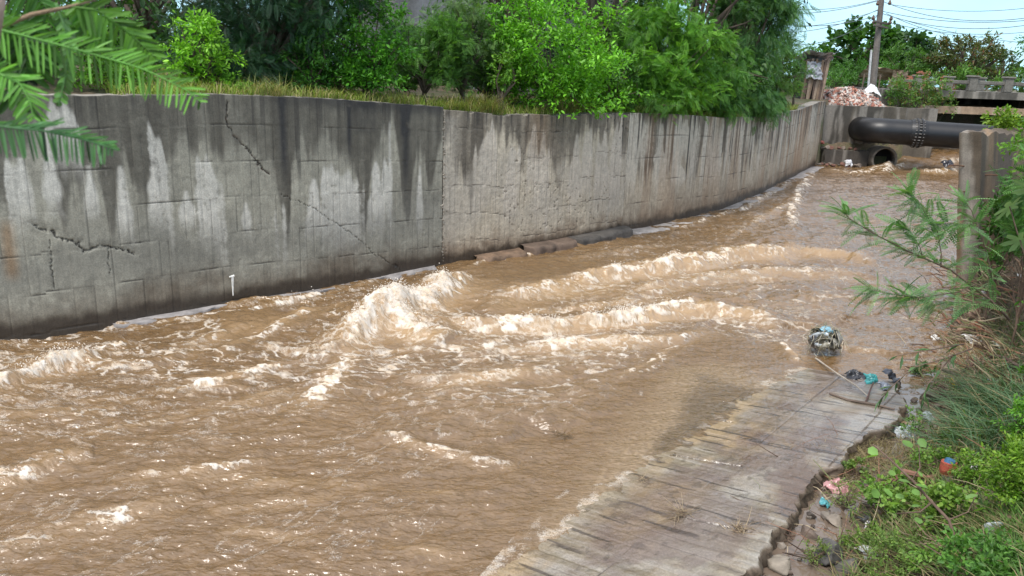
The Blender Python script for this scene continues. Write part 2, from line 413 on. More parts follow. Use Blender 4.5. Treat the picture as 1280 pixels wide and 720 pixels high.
# footing ledge at the foot of the wall
def ledge(name, s0, s1, out0, z0, root, seed, colr, wob=.08, rough=.03, label=None):
    ns = int((s1-s0)/.03); s = np.linspace(s0, s1, ns); x, y = wallxy(s); nx, ny = wallnrm(s)
    prof = [(-.05, z0), (.3, z0), (.6, z0-.005), (.9, z0-.01), (1.0, z0-.04), (1.03, z0-.09), (1.04, z0-.2), (1.05, -.5)]
    V = []; C = []
    for i in range(ns):
        w = out0*(1+wob*4*(vn(s[i]*1.1, 0, seed)-.5)+wob*2*(vn(s[i]*5, 0, seed+1)-.5))
        e = min(1, (s[i]-s0)/.1, (s1-s[i])/.1); w *= .3+.7*math.sqrt(max(e, 0))
        for (q, z) in prof:
            r = rough*(vn(s[i]*7+q*3, q*9+z*5, seed+2)-.5)*2*(q > 0)
            V.append([x[i]+nx[i]*(w*q+r*(q > .8)), y[i]+ny[i]*(w*q+r*(q > .8)), z+r*.8*(z > -.3)+.05*(vn(s[i]*.8, 0, seed+8)-.5)])
            k = .7+.6*float(vn(s[i]*6, q*5, seed+5)); C.append([c*k for c in colr])
    return mk(name, V, grid_faces(ns, len(prof)), M_rock, root, C, False)
sL0, sL1, sL2 = s_of_px(592, .1), s_of_px(650, .1), s_of_px(779, .1)
ledge('footing', sL1, sL1+1.5, .40, .17, wall, 5, (.13, .09, .065), .04, .015)
ledge('footing', sL1+1.53, sL2, .38, .20, wall, 6, (.09, .08, .07), .06, .02)
ledge('footing', sL0, sL1-.1, .40, .10, wall, 9, (.17, .11, .07), .08, .04)
ledge('footing', sL2+.05, WL-.1, .40, .05, wall, 15, (.33, .30, .28), .05, .015)
ledge('footing', s_of_px(140, .1), sA-.2, .13, .015, wall, 19, (.26, .24, .23), .3, .03)
# expansion joint rubble
mb = MB()
for i in range(46):
    z = .1+3.0*i/46*random.uniform(.9, 1.05); s = sA+.02+random.gauss(0, .02); x, y = wallxy(s); nx, ny = wallnrm(s)
    r = random.uniform(.012, .035)
    mb.box((x+nx*.004, y+ny*.004, z), (r, r*.9, r*1.6), eul(random.random()*3, random.random()*3, random.random()*3), (.26, .23, .19), r*.25)
mb.build('joint_filler', M_rock, wall)
# ------------------------------------------------------------------ fallen slab frame, water
P0 = np.array([1.92, 5.55]); UD = np.array([.622, .783]); VD = np.array([-.783, .622])
def uv_of(x, y): return (x-P0[0])*UD[0]+(y-P0[1])*UD[1], (x-P0[0])*VD[0]+(y-P0[1])*VD[1]
def slab_z(u, v): return .148-.100*v-.012*np.maximum(u-3.5, 0)
def slab_vmax(u): return np.clip(1.62+(u+1.2)*.27, 1.4, 3.3)
U1 = 5.15
ENDY = 38.9
def W(px, py): return tuple(onz(px, py)[:2])
ny, nt_ = 1080, 1330
Yr = 4.0*np.exp(np.linspace(0, math.log(47/4.0), ny)); Tr = np.linspace(-1.0, .86, nt_)
Yg = np.repeat(Yr[:, None], nt_, 1); Xg = Yg*Tr[None, :]
X = Xg; Y = Yg
u, v = uv_of(X, Y)
PX, PY = proj(np.stack([X, Y, 0*X], -1))
fine = np.clip(12/Y, .2, 1)
act = np.ones_like(X)                                     # how rough the flow is
slabdepth = np.clip(-slab_z(u, v), 0, 3)
vn_ = .30*(fbm(X*1.1, Y*1.1, 9, 3)-.5)+.10*(fbm(X*5, Y*5, 10, 3)-.5)
near = ss(-.2, .5, v-slab_vmax(u)+vn_)
near = np.where(u > U1, np.maximum(near, ss(U1, U1+1.2, u)), near)
act *= .10+.90*near
ls, _, _ = pdist(X, Y, [tuple(q) for q in np.stack([_x, _y], -1)[::30]])
calm = np.exp(-(((PX-660)/110)**2+((PY-345)/26)**2))*.6+np.exp(-(((PX-560)/150)**2+((PY-640)/60)**2))*.25
act *= 1-np.clip(calm, 0, .8)
wx = X+.35*(fbm(X*.6, Y*.6, 51, 3)-.5)*2; wy = Y+.35*(fbm(X*.6, Y*.6, 52, 3)-.5)*2
a1 = math.radians(20); ca, sa = math.cos(a1), math.sin(a1)
rx, ry = wx*ca+wy*sa, -wx*sa+wy*ca
def ridge(n): return 1-np.abs(2*n-1)
big = fbm(rx*.38, ry*1.0, 61, 3)
mid = fbm(rx*1.3, ry*3.2, 62, 4)
r2 = ridge(fbm(rx*1.0, ry*2.6, 63, 3))
sm = ridge(fbm(wx*3.6+wy*.8, wy*8.0-wx*.8, 64, 3))
ti = fbm(X*15+Y*2, Y*26, 65, 3)
lowl = ss(470, 600, PY)*ss(900, 600, PX)
midf = fbm(rx*.8, ry*4.2, 66, 3); act2 = act*(1-.35*lowl)
Z = act2*(.16*(big-.5)+.10*(mid-.5)+.075*(midf-.5)+.045*(1-lowl)*(r2**2-.4)+.055*(fbm(wx*3.6+wy*.8, wy*8.0-wx*.8, 64, 3)-.5))+(.012+.01*act)*(ti-.5)*fine
Z += .022*(fbm(u*1.6+.3*v, v*6.0+u*3.5, 71, 4)-.5)*(1-near)
foam = np.zeros_like(X); gold = np.zeros_like(X)
def streak(line, w, hgt, f, g=0.0, asym=.6, sd=1, wob=.5):
    global Z, foam, gold
    Lw = [W(*p[:2]) for p in line]
    xs = [p[0] for p in Lw]; ysl = [p[1] for p in Lw]
    m = (X > min(xs)-4*w) & (X < max(xs)+4*w) & (Y > min(ysl)-4*w) & (Y < max(ysl)+4*w)
    if not m.any(): return
    xx, yy = X[m], Y[m]
    xw = xx+wob*w*2*(fbm(xx*.9/w*.4, yy*.9/w*.4, 80+sd, 3)-.5); yw = yy+wob*w*2*(fbm(xx*.9/w*.4, yy*.9/w*.4, 90+sd, 3)-.5)
    d, t, s_ = pdist(xw, yw, Lw)
    e = np.sin(np.clip(t, 0, 1)*PI)**.45 if len(line) > 2 else np.sin(np.clip(t, 0, 1)*PI)**.7
    sdist = d*s_
    k = np.exp(-(np.where(sdist > 0, sdist/(w*1.7), sdist/(w*asym)))**2)
    n1 = fbm(xx*2.2, yy*2.2, 100+sd, 4)
    Z[m] += hgt*k*e*(.55+.9*n1)+hgt*.35*k*e*(ridge(fbm(xx*6, yy*6, 120+sd, 4))**1.5-.45)
    foam[m] = np.maximum(foam[m], f*e*np.exp(-(d/(w*.8))**2)*(.55+.9*n1))
    gold[m] = np.maximum(gold[m], g*e*np.exp(-((sdist+w*.5)/(w*1.1))**2))
streak([(-60, 500), (0, 484), (60, 462), (110, 445), (165, 425)], .22, .12, 1.15, .2, sd=1)
streak([(395, 445), (440, 420), (480, 400), (520, 385), (560, 360), (585, 348)], .42, .30, 1.3, .9, sd=2)
streak([(455, 412), (500, 405), (540, 425), (560, 432)], .34, .18, 1.2, .9, sd=3)
streak([(520, 400), (600, 414), (700, 411), (800, 400), (870, 388), (935, 395), (985, 412)], .26, .17, .95, .9, sd=4)
streak([(600, 388), (680, 366), (760, 350), (850, 338), (930, 322), (1000, 316), (1060, 322), (1100, 335)], .38, .20, .85, 1.0, sd=5)
streak([(760, 372), (860, 352), (960, 340), (1040, 342), (1110, 350)], .35, .10, .55, .7, sd=6)
streak([(540, 432), (640, 436), (760, 432), (850, 425), (890, 410)], .20, .09, .75, .5, sd=7)
streak([(445, 428), (430, 455), (410, 490), (385, 520)], .22, .05, .85, .2, sd=8)
streak([(400, 450), (330, 462), (260, 482), (190, 492)], .18, .08, .7, .5, sd=9)
streak([(445, 380), (380, 395), (330, 420), (270, 440)], .22, .06, .6, .3, sd=10)
streak([(850, 430), (800, 460), (770, 475)], .10, .02, .7, 0, sd=11)
streak([(880, 425), (850, 440), (815, 462), (760, 480)], .12, .03, .45, 0, sd=12)
streak([(-80, 600), (0, 600), (60, 580), (120, 566)], .20, .07, .75, .2, sd=13)
streak([(-40, 690), (60, 660), (170, 640), (250, 618)], .20, .05, .55, .2, sd=14)
streak([(130, 600), (240, 590), (340, 575)], .14, .04, .5, .2, sd=15)
streak([(470, 545), (530, 560), (600, 575), (650, 580)], .10, .04, .55, .2, sd=16)
streak([(988, 292), (992, 262), (1003, 235), (1015, 216)], .26, .10, .85, .0, sd=17)
streak([(1030, 212), (1065, 216), (1100, 213), (1140, 209)], .35, .10, .8, .2, sd=18)
streak([(1100, 217), (1118, 208), (1135, 200)], .35, .22, 1.1, .1, sd=19)
streak([(1140, 216), (1170, 218), (1210, 215)], .4, .14, .7, .5, sd=20)
streak([(900, 300), (960, 270), (1000, 250)], .25, .05, .45, .2, sd=21)
streak([(700, 330), (760, 318), (850, 305)], .14, .03, .35, .1, sd=22)
streak([(560, 344), (600, 330), (680, 316), (790, 295)], .10, .03, .55, .0, sd=23)
streak([(785, 296), (860, 282), (930, 262), (1000, 222)], .16, .03, .65, .0, sd=24)
streak([(130, 414), (220, 400), (330, 384), (480, 352)], .11, .03, .75, .0, sd=25)
streak([(1000, 455), (985, 442), (978, 428)], .10, .06, .8, .8, sd=26)
streak([(500, 470), (560, 480), (640, 470), (720, 470)], .16, .05, .5, .4, sd=27)
streak([(180, 470), (240, 430), (330, 400)], .16, .05, .35, .3, sd=28)
streak([(640, 395), (720, 388), (820, 372)], .16, .06, .5, .6, sd=29)
for i in range(70):                                        # many small breaking ripples
    cx = random.uniform(60, 1130); cy = random.choice([random.uniform(300, 470), random.uniform(380, 700)])
    q = onz(cx, cy); uu, vv = uv_of(q[0], q[1])
    if vv < slab_vmax(uu)+.5 and uu < U1+.5: continue
    sN, = [None]
    ln = random.uniform(.5, 1.6); an = random.gauss(.12, .22)
    amp = .25 if cy > 490 else 1.0
    P = [tuple(proj([q[0]+ln*(t-.5)*math.cos(an), q[1]+ln*(t-.5)*math.sin(an)+.05*random.random(), 0])) for t in (0, .35, .7, 1)]
    streak(P, random.uniform(.05, .11), random.uniform(.02, .05)*amp, random.uniform(.2, .55)*(.6+.4*amp), .3, sd=40+i)
# lacy foam everywhere the flow is rough
lace = ridge(fbm(wx*2.4+.6*wy, wy*4.6-.5*wx, 140, 4)); lace2 = ridge(fbm(wx*7, wy*11, 141, 3)); pat = fbm(wx*.55, wy*.9, 142, 3)
bandm = np.exp(-((PY-425-(PX-500)*-.06)/85)**2)*ss(1250, 900, PX+0*PY)
actm = act*(.35+.75*bandm)
fl = ss(.86, .985, lace)*(.2+.8*lace2)*ss(.38, .62, pat+.14*bandm)*actm
fl2 = ss(.76, .95, ridge(fbm(wx*5.5, wy*11, 143, 4)))*ss(.40, .66, fbm(wx*.8, wy*1.3, 144, 3)+.12*bandm)*actm*.7*(1-.5*lowl)
fl3 = ss(.84, .98, ridge(fbm(u*2.2, v*9, 147, 4)))*ss(.42, .62, fbm(u*.6, v*1.5, 148, 3))*(.25+act*.4)*.6
body = np.clip(foam, 0, 1.3)
tex = .5*lace2+.5*ridge(fbm(X*16, Y*20, 145, 3))
hole = fbm(X*4.5, Y*7, 146, 4)
foamf = ss(.50, 1.15, body*(.25+.75*tex+.95*(hole-.35)))*.92+ss(.12, .5, body)*ss(.60, .9, tex)*ss(.40, .6, hole)*.75
foamf = np.clip(np.maximum(foamf, np.maximum(np.maximum(fl*.78, fl3*.8), fl2*.6)), 0, 1)
gold = np.clip(gold*(.4+.9*mid)+.35*ss(.1, .8, body)+.25*ss(.5, .75, big+.2*mid)*bandm*act, 0, 1)
# bubbly height on the foam
Z += .022*foamf*(fbm(X*22, Y*26, 150, 3)-.35)*np.clip(14/Y, .3, 1.6)
Z *= ss(47, 40, Y)*.6+.4
ch = ss(37.9, 39.6, Y+.25*(fbm(X*1.1, Y*.4, 160, 3)-.5))*ss(18.0, 18.6, X)
Z += ch*(.75+.07*(fbm(X*3, Y*.5, 161, 3)-.5))
foamf = np.maximum(foamf*(1-.6*ch), .6*ss(.1, .5, ch)*ss(.9, .5, ch)*ss(.48, .62, fbm(X*2.2, Y*.5, 162, 3))*ss(19.8, 20.4, X))
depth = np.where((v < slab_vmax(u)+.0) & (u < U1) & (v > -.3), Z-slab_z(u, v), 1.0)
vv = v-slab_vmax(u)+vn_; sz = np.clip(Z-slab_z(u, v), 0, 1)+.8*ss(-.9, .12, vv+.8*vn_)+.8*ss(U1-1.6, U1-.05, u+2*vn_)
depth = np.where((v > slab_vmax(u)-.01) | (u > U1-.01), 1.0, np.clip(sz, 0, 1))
edge = np.exp(-((Z-slab_z(u, v)-.006)/.010)**2)*(v < slab_vmax(u))*(u < U1)*ss(.35, .6, fbm(X*5, Y*5, 170, 3))
edge2 = np.exp(-((vv+.12)/.05)**2)*(u < U1)*(u > -3)*ss(.45, .7, fbm(X*4, Y*4, 171, 3))
foamf = np.maximum(foamf, np.maximum(edge*.5, edge2*.35))
Wv = np.stack([X, Y, Z], -1).reshape(-1, 3)
F = grid_faces(ny, nt_)[:, ::-1]
Fc = Wv[F[:, 0], :2]
_ls = np.stack([_x, _y], -1)[::12]
dd, tt, sg = pdist(Fc[:, 0], Fc[:, 1], [tuple(q) for q in _ls])
fu, fv = uv_of(Fc[:, 0], Fc[:, 1])
keep = ((sg < 0) | (dd < .2)) & ~((Fc[:, 1] > ENDY+.2) & (Fc[:, 0] < 18.2)) & (fv > -1.9)
F = F[keep]
used = np.zeros(len(Wv), bool); used[F.ravel()] = True; idx = np.cumsum(used)-1
def _watm(nt, p, out):
    fo = N(nt, 'ShaderNodeAttribute'); fo.attribute_name = 'foam'; go = N(nt, 'ShaderNodeAttribute'); go.attribute_name = 'gold'
    de = N(nt, 'ShaderNodeAttribute'); de.attribute_name = 'depth'
    tc = nt.nodes.new('ShaderNodeTexCoord')
    mp = N(nt, 'ShaderNodeMapping'); mp.inputs['Scale'].default_value = (1, 2.1, 1); mp.inputs['Rotation'].default_value = (0, 0, .12); L(nt, tc.outputs['Object'], mp.inputs['Vector'])
    f1 = noise(nt, 17, 3, .5, mp.outputs[0]); f2 = noise(nt, 6, 4, .6, mp.outputs[0]); f3 = noise(nt, 70, 3, .6)
    c = mixn(nt, ramp(nt, f2, .3, .7), (.120, .068, .026), (.198, .118, .053))
    c = mixn(nt, mathn(nt, 'MULTIPLY', go.outputs['Fac'], .8), c, (.42, .275, .14))
    c = mixn(nt, ramp(nt, de.outputs['Fac'], .15, .80, .8, 0), c, mixn(nt, ramp(nt, f1, .4, .6), (.19, .125, .06), (.33, .235, .135)))  # silty film colour, lightened with pale streaks to offset shade on the slab below
    fm = mathn(nt, 'ADD', fo.outputs['Fac'], mathn(nt, 'MULTIPLY', mathn(nt, 'SUBTRACT', f3, .5), .9))
    fm = mathn(nt, 'MULTIPLY', ramp(nt, fm, .18, .85), ramp(nt, fo.outputs['Fac'], .03, .2))
    c = mixn(nt, fm, c, mixn(nt, mathn(nt, 'MULTIPLY', ramp(nt, f2, .42, .6), .75), (.78, .71, .62), (.64, .48, .31))); L(nt, c, p.inputs['Base Color'])
    L(nt, ramp(nt, fm, 0, 1, .05, .6), p.inputs['Roughness']); p.inputs['IOR'].default_value = 1.75
    f4 = noise(nt, 2.6, 3, .5, mp.outputs[0])
    h = mathn(nt, 'ADD', mathn(nt, 'ADD', f1, mathn(nt, 'MULTIPLY', f4, 2.4)), mathn(nt, 'MULTIPLY', mathn(nt, 'MULTIPLY', f3, fm), 1.2))
    bp_ = bump(nt, p, h, .6, .03)
    # shallow film: see-through over the slab
    gl = N(nt, 'ShaderNodeBsdfGlossy'); gl.inputs['Roughness'].default_value = .1
    tr = N(nt, 'ShaderNodeBsdfTransparent'); tr.inputs[0].default_value = (1, .96, .88, 1)
    fr = N(nt, 'ShaderNodeFresnel'); fr.inputs[0].default_value = 1.5
    L(nt, bp_.outputs[0], gl.inputs['Normal']); L(nt, bp_.outputs[0], fr.inputs['Normal'])
    m1 = N(nt, 'ShaderNodeMixShader'); L(nt, fr.outputs[0], m1.inputs[0]); L(nt, tr.outputs[0], m1.inputs[1]); L(nt, gl.outputs[0], m1.inputs[2])
    a = mathn(nt, 'MULTIPLY', de.outputs['Fac'], 12.0); a = mathn(nt, 'POWER', 2.718, mathn(nt, 'MULTIPLY', a, -1.0)); a = mathn(nt, 'SUBTRACT', 1.0, a)
    a = mathn(nt, 'MAXIMUM', a, fm)
    m2 = N(nt, 'ShaderNodeMixShader'); L(nt, a, m2.inputs[0]); L(nt, m1.outputs[0], m2.inputs[1]); L(nt, p.outputs[0], m2.inputs[2])
    L(nt, m2.outputs[0], out.inputs[0])
M_water = mat('muddy_water', _watm)
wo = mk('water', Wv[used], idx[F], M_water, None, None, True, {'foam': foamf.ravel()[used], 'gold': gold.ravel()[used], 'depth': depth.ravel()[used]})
tag(wo, 'fast muddy brown floodwater with white foam', None, None, 'structure')
# airborne froth and droplets over the biggest breakers
rs = np.random.RandomState(5)
cand = np.flatnonzero((foamf.ravel() > .6) & (body.ravel() > .85) & (Y.ravel() < 24) & used)
pick = rs.choice(cand, min(2600, len(cand)), replace=False)
tv = np.array([[1,0,0],[-1,0,0],[0,1,0],[0,-1,0],[0,0,1],[0,0,-1]], float); tf = np.array([[0,2,4],[2,1,4],[1,3,4],[3,0,4],[2,0,5],[1,2,5],[3,1,5],[0,3,5]])
cp = Wv[pick]+np.stack([rs.normal(0, .04, len(pick)), rs.normal(0, .04, len(pick)), np.abs(rs.normal(0, .045, len(pick)))+.005], -1)
r = rs.uniform(.003, .010, len(pick))
V = (tv[None]*r[:, None, None]*rs.uniform(.7, 1.4, (len(pick), 6, 1))+cp[:, None]).reshape(-1, 3)
Fd = (tf[None]+np.arange(len(pick))[:, None, None]*6).reshape(-1, 3)
M_foam = simple('foam_spray', (.8, .73, .64), .5, 20, .1, .2)
tag(mk('spray', V, Fd, M_foam), 'flecks of pale spray above the breaking waves', 'spray', None, 'stuff')
del X, Y, Z, u, v, wx, wy, rx, ry, lace, lace2, tex, PX, PY
# ------------------------------------------------------------------ fallen slab
nu, nv = 900, 460
us = np.linspace(-2.6, U1, nu); q = np.linspace(0, 1, nv)
U = np.repeat(us[:, None], nv, 1)
e0 = .10*(fbm(us*1.3, us*0, 201, 4)-.5)*2+.05*(fbm(us*7, us*0, 202, 3)-.5)*2+.10*ss(1.0, 1.15, us)*ss(2.2, 2.0, us)-.12*ss(3.2, 3.35, us)+.25*ss(4.3, 5.1, us)
vm = slab_vmax(us)
V_ = e0[:, None]+(vm-e0)[:, None]*q[None, :]
f1 = fbm(U*1.3, V_*1.3, 210, 4); f2 = fbm(U*6, V_*6, 211, 4); f3 = fbm(U*24, V_*24, 212, 3)
bw = .16; Bi = np.floor(U/bw+.12*(V_)*.2); bf = U/bw+.024*V_; bf = bf-np.floor(bf)
panel = np.floor((V_+.12*(_h(np.floor(U/1.3), U*0, 5)-.5))/.78)
seam = np.exp(-(np.minimum(bf, 1-bf)*bw/.0045)**2)*(.2+.8*(_h(Bi, panel, 214) > .55))*ss(.3, .55, vn(V_*2.2, Bi*3.3, 216))
pf = (V_+.12*(_h(np.floor(U/1.3), U*0, 5)-.5))/.78; pf = pf-np.floor(pf)
pse = np.exp(-(np.minimum(pf, 1-pf)*.78/.010)**2)*ss(.45, .6, vn(U*1.1, panel*5, 218))
cr = np.zeros_like(U)
for (a, b) in (((560+284, 563), (926, 583)), ((845, 645), (936, 674)), ((838, 506), (915, 523)), ((1040, 492), (1100, 508)), ((1050, 465), (1075, 478)), ((890, 470), (960, 480))):
    A = uv_of(*onz(*a, z=.06)[:2]); B = uv_of(*onz(*b, z=.06)[:2])
    d, t, _ = pdist(U+.02*(f2-.5), V_+.03*(f2-.5), [A, B]); cr = np.maximum(cr, np.exp(-(d/.013)**2))
Zs = slab_z(U, V_)+(_h(Bi, panel, 219)-.5)*.006+.05*(f1-.5)*.4+.012*(f2-.5)+.006*(f3-.5)-.008*seam-.012*pse-.03*cr
brd = .90+.2*_h(Bi, panel, 220)
C = np.array([.215, .178, .125])*(brd*(.7+.6*f1)*(.8+.4*f2)*(.85+.3*f3))[..., None]
gr = fbs(U*13, V_*1.0, 221, 4)
C = mixc(C, (.37, .34, .31), ss(.5, .7, gr)*.4)
C = mixc(C, (.14, .09, .055), ss(.42, .62, fbm(U*.8+2, V_*1.1, 240, 5))*.7*ss(1.5, 1.0, V_))
C = mixc(C, (.10, .07, .05), ss(.50, .34, gr)*.45)
C = mixc(C, (.32, .225, .12), ss(.42, .62, fbm(U*1.1+.3, V_*2.2, 222, 4))*.75*ss(.3, 1.1, V_))
C = mixc(C, (.31, .235, .145), .55*ss(1.1, 1.8, V_)*(.4+.6*f1))  # submerged part silty and painted lighter to offset the shade under water
C = mixc(C, (.33, .315, .285), ss(.45, .7, fbm(U*.9, V_*1.8, 224, 3))*.45*ss(1.3, .4, V_))
C = mixc(C, (.10, .06, .05), ss(.48, .62, fbm(U*1.7+5, V_*2.2, 223, 4))*.5*ss(1.6, 1.1, V_))
C = mixc(C, (.03, .022, .018), np.clip(seam*.6+pse*.75+cr*.95, 0, .95))
C = mixc(C, (.05, .035, .025), ss(.68, .76, fbm(U*7, V_*11, 225, 4))*.4)
C = mixc(C, (.045, .03, .022), ss(.68, .76, fbs(U*16, V_*1.6, 241, 3))*.8)
wets = ss(.4, .62, fbm(U*1.2, V_*1.6, 226, 3)+.25*ss(.2, 1.3, V_)); 
P = P0[None, None]+U[..., None]*UD+V_[..., None]*VD
top = np.concatenate([P, Zs[..., None]], -1)
# broken edge: rows going down from q=0
er = []
for k, (dz, dv) in enumerate(((.02, -.01), (.05, -.03), (.09, .0), (.14, -.04), (.20, .02), (.45, .05))):
    jj = (fbm(us*9+k*3, us*0+k, 230, 4)-.5)*.09
    er.append(np.stack([P[:, 0, 0]+VD[0]*(dv+jj), P[:, 0, 1]+VD[1]*(dv+jj), Zs[:, 0]-dz+(vn(us*11, us*0+k, 233)-.5)*.02], -1))
E = np.stack(er[::-1], 1); ne = E.shape[1]
ftail = np.stack([P[:, -1, 0]+VD[0]*.02, P[:, -1, 1]+VD[1]*.02, Zs[:, -1]-.3], -1)[:, None]
A = np.concatenate([E, top, ftail], 1)
CE = np.array([.16, .125, .095])*(.6+.8*vn(us[:, None]*9, np.arange(ne)[None]*3.1, 235))[..., None]
CA = np.concatenate([CE, C, C[:, -1:]], 1); WA = np.concatenate([np.zeros((nu, ne)), wets, wets[:, -1:]], 1)
def _slab(nt, p, out):
    a = N(nt, 'ShaderNodeAttribute'); a.attribute_name = 'Col'; w = N(nt, 'ShaderNodeAttribute'); w.attribute_name = 'wet'
    f = noise(nt, 60, 5, .65); g = noise(nt, 9, 4)
    c = mixn(nt, 1.0, a.outputs['Color'], ramp(nt, f, .3, .7, .75, 1.25), 'MULTIPLY'); L(nt, c, p.inputs['Base Color'])
    L(nt, ramp(nt, mathn(nt, 'ADD', w.outputs['Fac'], mathn(nt, 'SUBTRACT', g, .5)), 0, 1, .34, .06), p.inputs['Roughness']); p.inputs['IOR'].default_value = 1.5
    p.inputs['Specular IOR Level'].default_value = .6
    bump(nt, p, f, .5, .006)
M_slab = mat('wet_board_marked_concrete', _slab)
sl = mk('concrete_slab', A.reshape(-1, 3), grid_faces(nu, A.shape[1]), M_slab, None, CA.reshape(-1, 3), True, {'wet': WA.ravel()})
tag(sl, 'collapsed board-marked concrete slab sloping down into the brown water in the foreground', 'slab')
del A, P, C, U, V_
# ------------------------------------------------------------------ ground
PIL = onz(1196, 402)[:2]                                   # foot of the broken end of the right wall
RWD = np.array([.70, .714]); RWD /= np.linalg.norm(RWD)
RN = np.array([RWD[1], -RWD[0]])                           # landward
edge_pts = [P0-UD*9, P0-UD*3, P0-UD*.0+VD*0, P0+UD*2.6, P0+UD*5.2-VD*.12, PIL+RN*.1, PIL+RWD*16, PIL+RWD*34]
def bank_z(x, y):
    d, t, sg = pdist(x, y, [tuple(p) for p in edge_pts]); n = np.where(sg < 0, d, -d)
    al = (x-PIL[0])*RWD[0]+(y-PIL[1])*RWD[1]
    f = fbm(x*1.1, y*1.1, 301, 4); g = fbm(x*5, y*5, 302, 4)
    z = -.10+.12*ss(.28, .6, n+.35*(vn(x*2.2, y*2.2, 307)-.5))+1.25*ss(.45, 2.6, n)+.9*ss(1.7, 4.5, n)+.4*ss(4, 9, n)
    zb = .3+2.1*ss(0.0, 1.8, n+.4)+.25*ss(2, 8, n)           # behind the right wall
    z = np.where(True, z*(1-ss(-1.8, .6, al))+zb*ss(-1.8, .6, al), z)
    z = z+.85*np.exp(-((al+1.3)/1.7)**2)*ss(.35, 1.7, n)*ss(12, 5, n)
    z = z+.28*(f-.5)*ss(.2, 1, n)+.10*(g-.5)*ss(-.2, .3, n)
    return np.where(n < -.15, -.9, z), n
def land_z(x, y):
    x = np.asarray(x, float); y = np.asarray(y, float)
    dl, tl, sl_ = pdist(x, y, [tuple(q) for q in np.stack([_x, _y], -1)[::40]])
    sl = tl*WL; TZ = np.interp(sl, np.linspace(0, WL, 60), topz(np.linspace(.1, WL-.1, 60)))
    left = (sl_ > 0)
    f = fbm(x*.5, y*.5, 305, 4)
    zl = TZ-.05+.28*ss(.5, 2.2, dl)*(.4+f)+.6*ss(3, 12, dl)*f
    zr, n = bank_z(x, y)
    rwend = PIL+RWD*27
    far = (y > ENDY+.05+.0*x) & ((x < 18.5))
    zf = 2.72+.25*(f-.3)*ss(.3, 2, y-ENDY)+.4*ss(2, 14, y-ENDY)
    z = np.where(n > -.15, zr, -.9)
    # bridge approach and beyond
    z = np.where((y > 44), 2.9+.5*ss(44, 70, y)*f, z)
    z = np.where(far & ~left, zf, z)
    z = np.where(left & (dl > .18), zl, np.where(left, -.9, z))
    z = np.where(left & (y > ENDY) & (dl > .18), np.minimum(zl, zf+.3), z)
    return z
def axis(lo, hi, c0, c1, st, gr=1.16):
    a = list(np.arange(c0, c1, st)); s = st; q = c1
    while q < hi: a.append(q); s *= gr; q += s
    a.append(hi); s = st; q = c0-st
    while q > lo: a.insert(0, q); s *= gr; q -= s
    a.insert(0, lo); return np.array(a)
gx = axis(-600, 600, -16, 26, .13); gy = axis(-300, 900, 1, 46, .13)
GX, GY = np.meshgrid(gx, gy, indexing='ij'); GZ = land_z(GX, GY)
bn = bank_z(GX, GY)[1]; GZ = np.where((bn > .05) & (bn < 7) & (GY < 20) & (GY > 0), GZ-.12, GZ)
def _gr(nt, p, out):
    f = noise(nt, 1.2, 6, .6); g = noise(nt, 14, 5, .65)
    c = mixn(nt, ramp(nt, f, .4, .6), (.13, .095, .062), (.075, .085, .035)); c = mixn(nt, 1.0, c, ramp(nt, g, .25, .75, .6, 1.4), 'MULTIPLY')
    L(nt, c, p.inputs['Base Color']); p.inputs['Roughness'].default_value = .95; bump(nt, p, g, .7, .05)
M_ground = mat('ground_soil', _gr)
tag(mk('ground', np.stack([GX, GY, GZ], -1).reshape(-1, 3), grid_faces(len(gx), len(gy)), M_ground, None, None, True), None, None, None, 'structure')
# fine near bank
aa = np.linspace(-7, 11.5, 720); bb = np.r_[np.linspace(-.12, 2.4, 110), np.linspace(2.45, 6.8, 60)]
cs = np.array(edge_pts); 
AX = P0[0]+aa[:, None]*UD[0]-bb[None]*VD[0]; AY = P0[1]+aa[:, None]*UD[1]-bb[None]*VD[1]
BZ, bnn = bank_z(AX, AY)
nz = fbm(AX*3.2, AY*3.2, 311, 5); BZ = BZ+.10*(nz-.5)*ss(.0, .4, bnn)+.05*(fbm(AX*12, AY*12, 312, 3)-.5)*ss(-.1, .2, bnn)
BZ = np.where(bnn < -.1, -.5, BZ)
def _bk(nt, p, out):
    f = noise(nt, 2.2, 6, .6); g = noise(nt, 26, 6, .7); h = noise(nt, 8, 4, .6)
    c = mixn(nt, ramp(nt, f, .42, .58), (.105, .075, .052), (.19, .145, .10)); c = mixn(nt, ramp(nt, h, .55, .62), c, (.05, .045, .03))
    c = mixn(nt, 1.0, c, ramp(nt, g, .25, .75, .5, 1.5), 'MULTIPLY'); L(nt, c, p.inputs['Base Color'])
    tc = nt.nodes.new('ShaderNodeTexCoord'); sx = N(nt, 'ShaderNodeSeparateXYZ'); L(nt, tc.outputs['Object'], sx.inputs[0])
    L(nt, ramp(nt, sx.outputs[2], .0, .35, .22, .9), p.inputs['Roughness']); bump(nt, p, g, .8, .04)
M_bank = mat('bank_soil', _bk)
tag(mk('bank_slope', np.stack([AX, AY, BZ], -1).reshape(-1, 3), grid_faces(len(aa), len(bb))[:, ::-1], M_bank, None, None, True), None, None, None, 'structure')
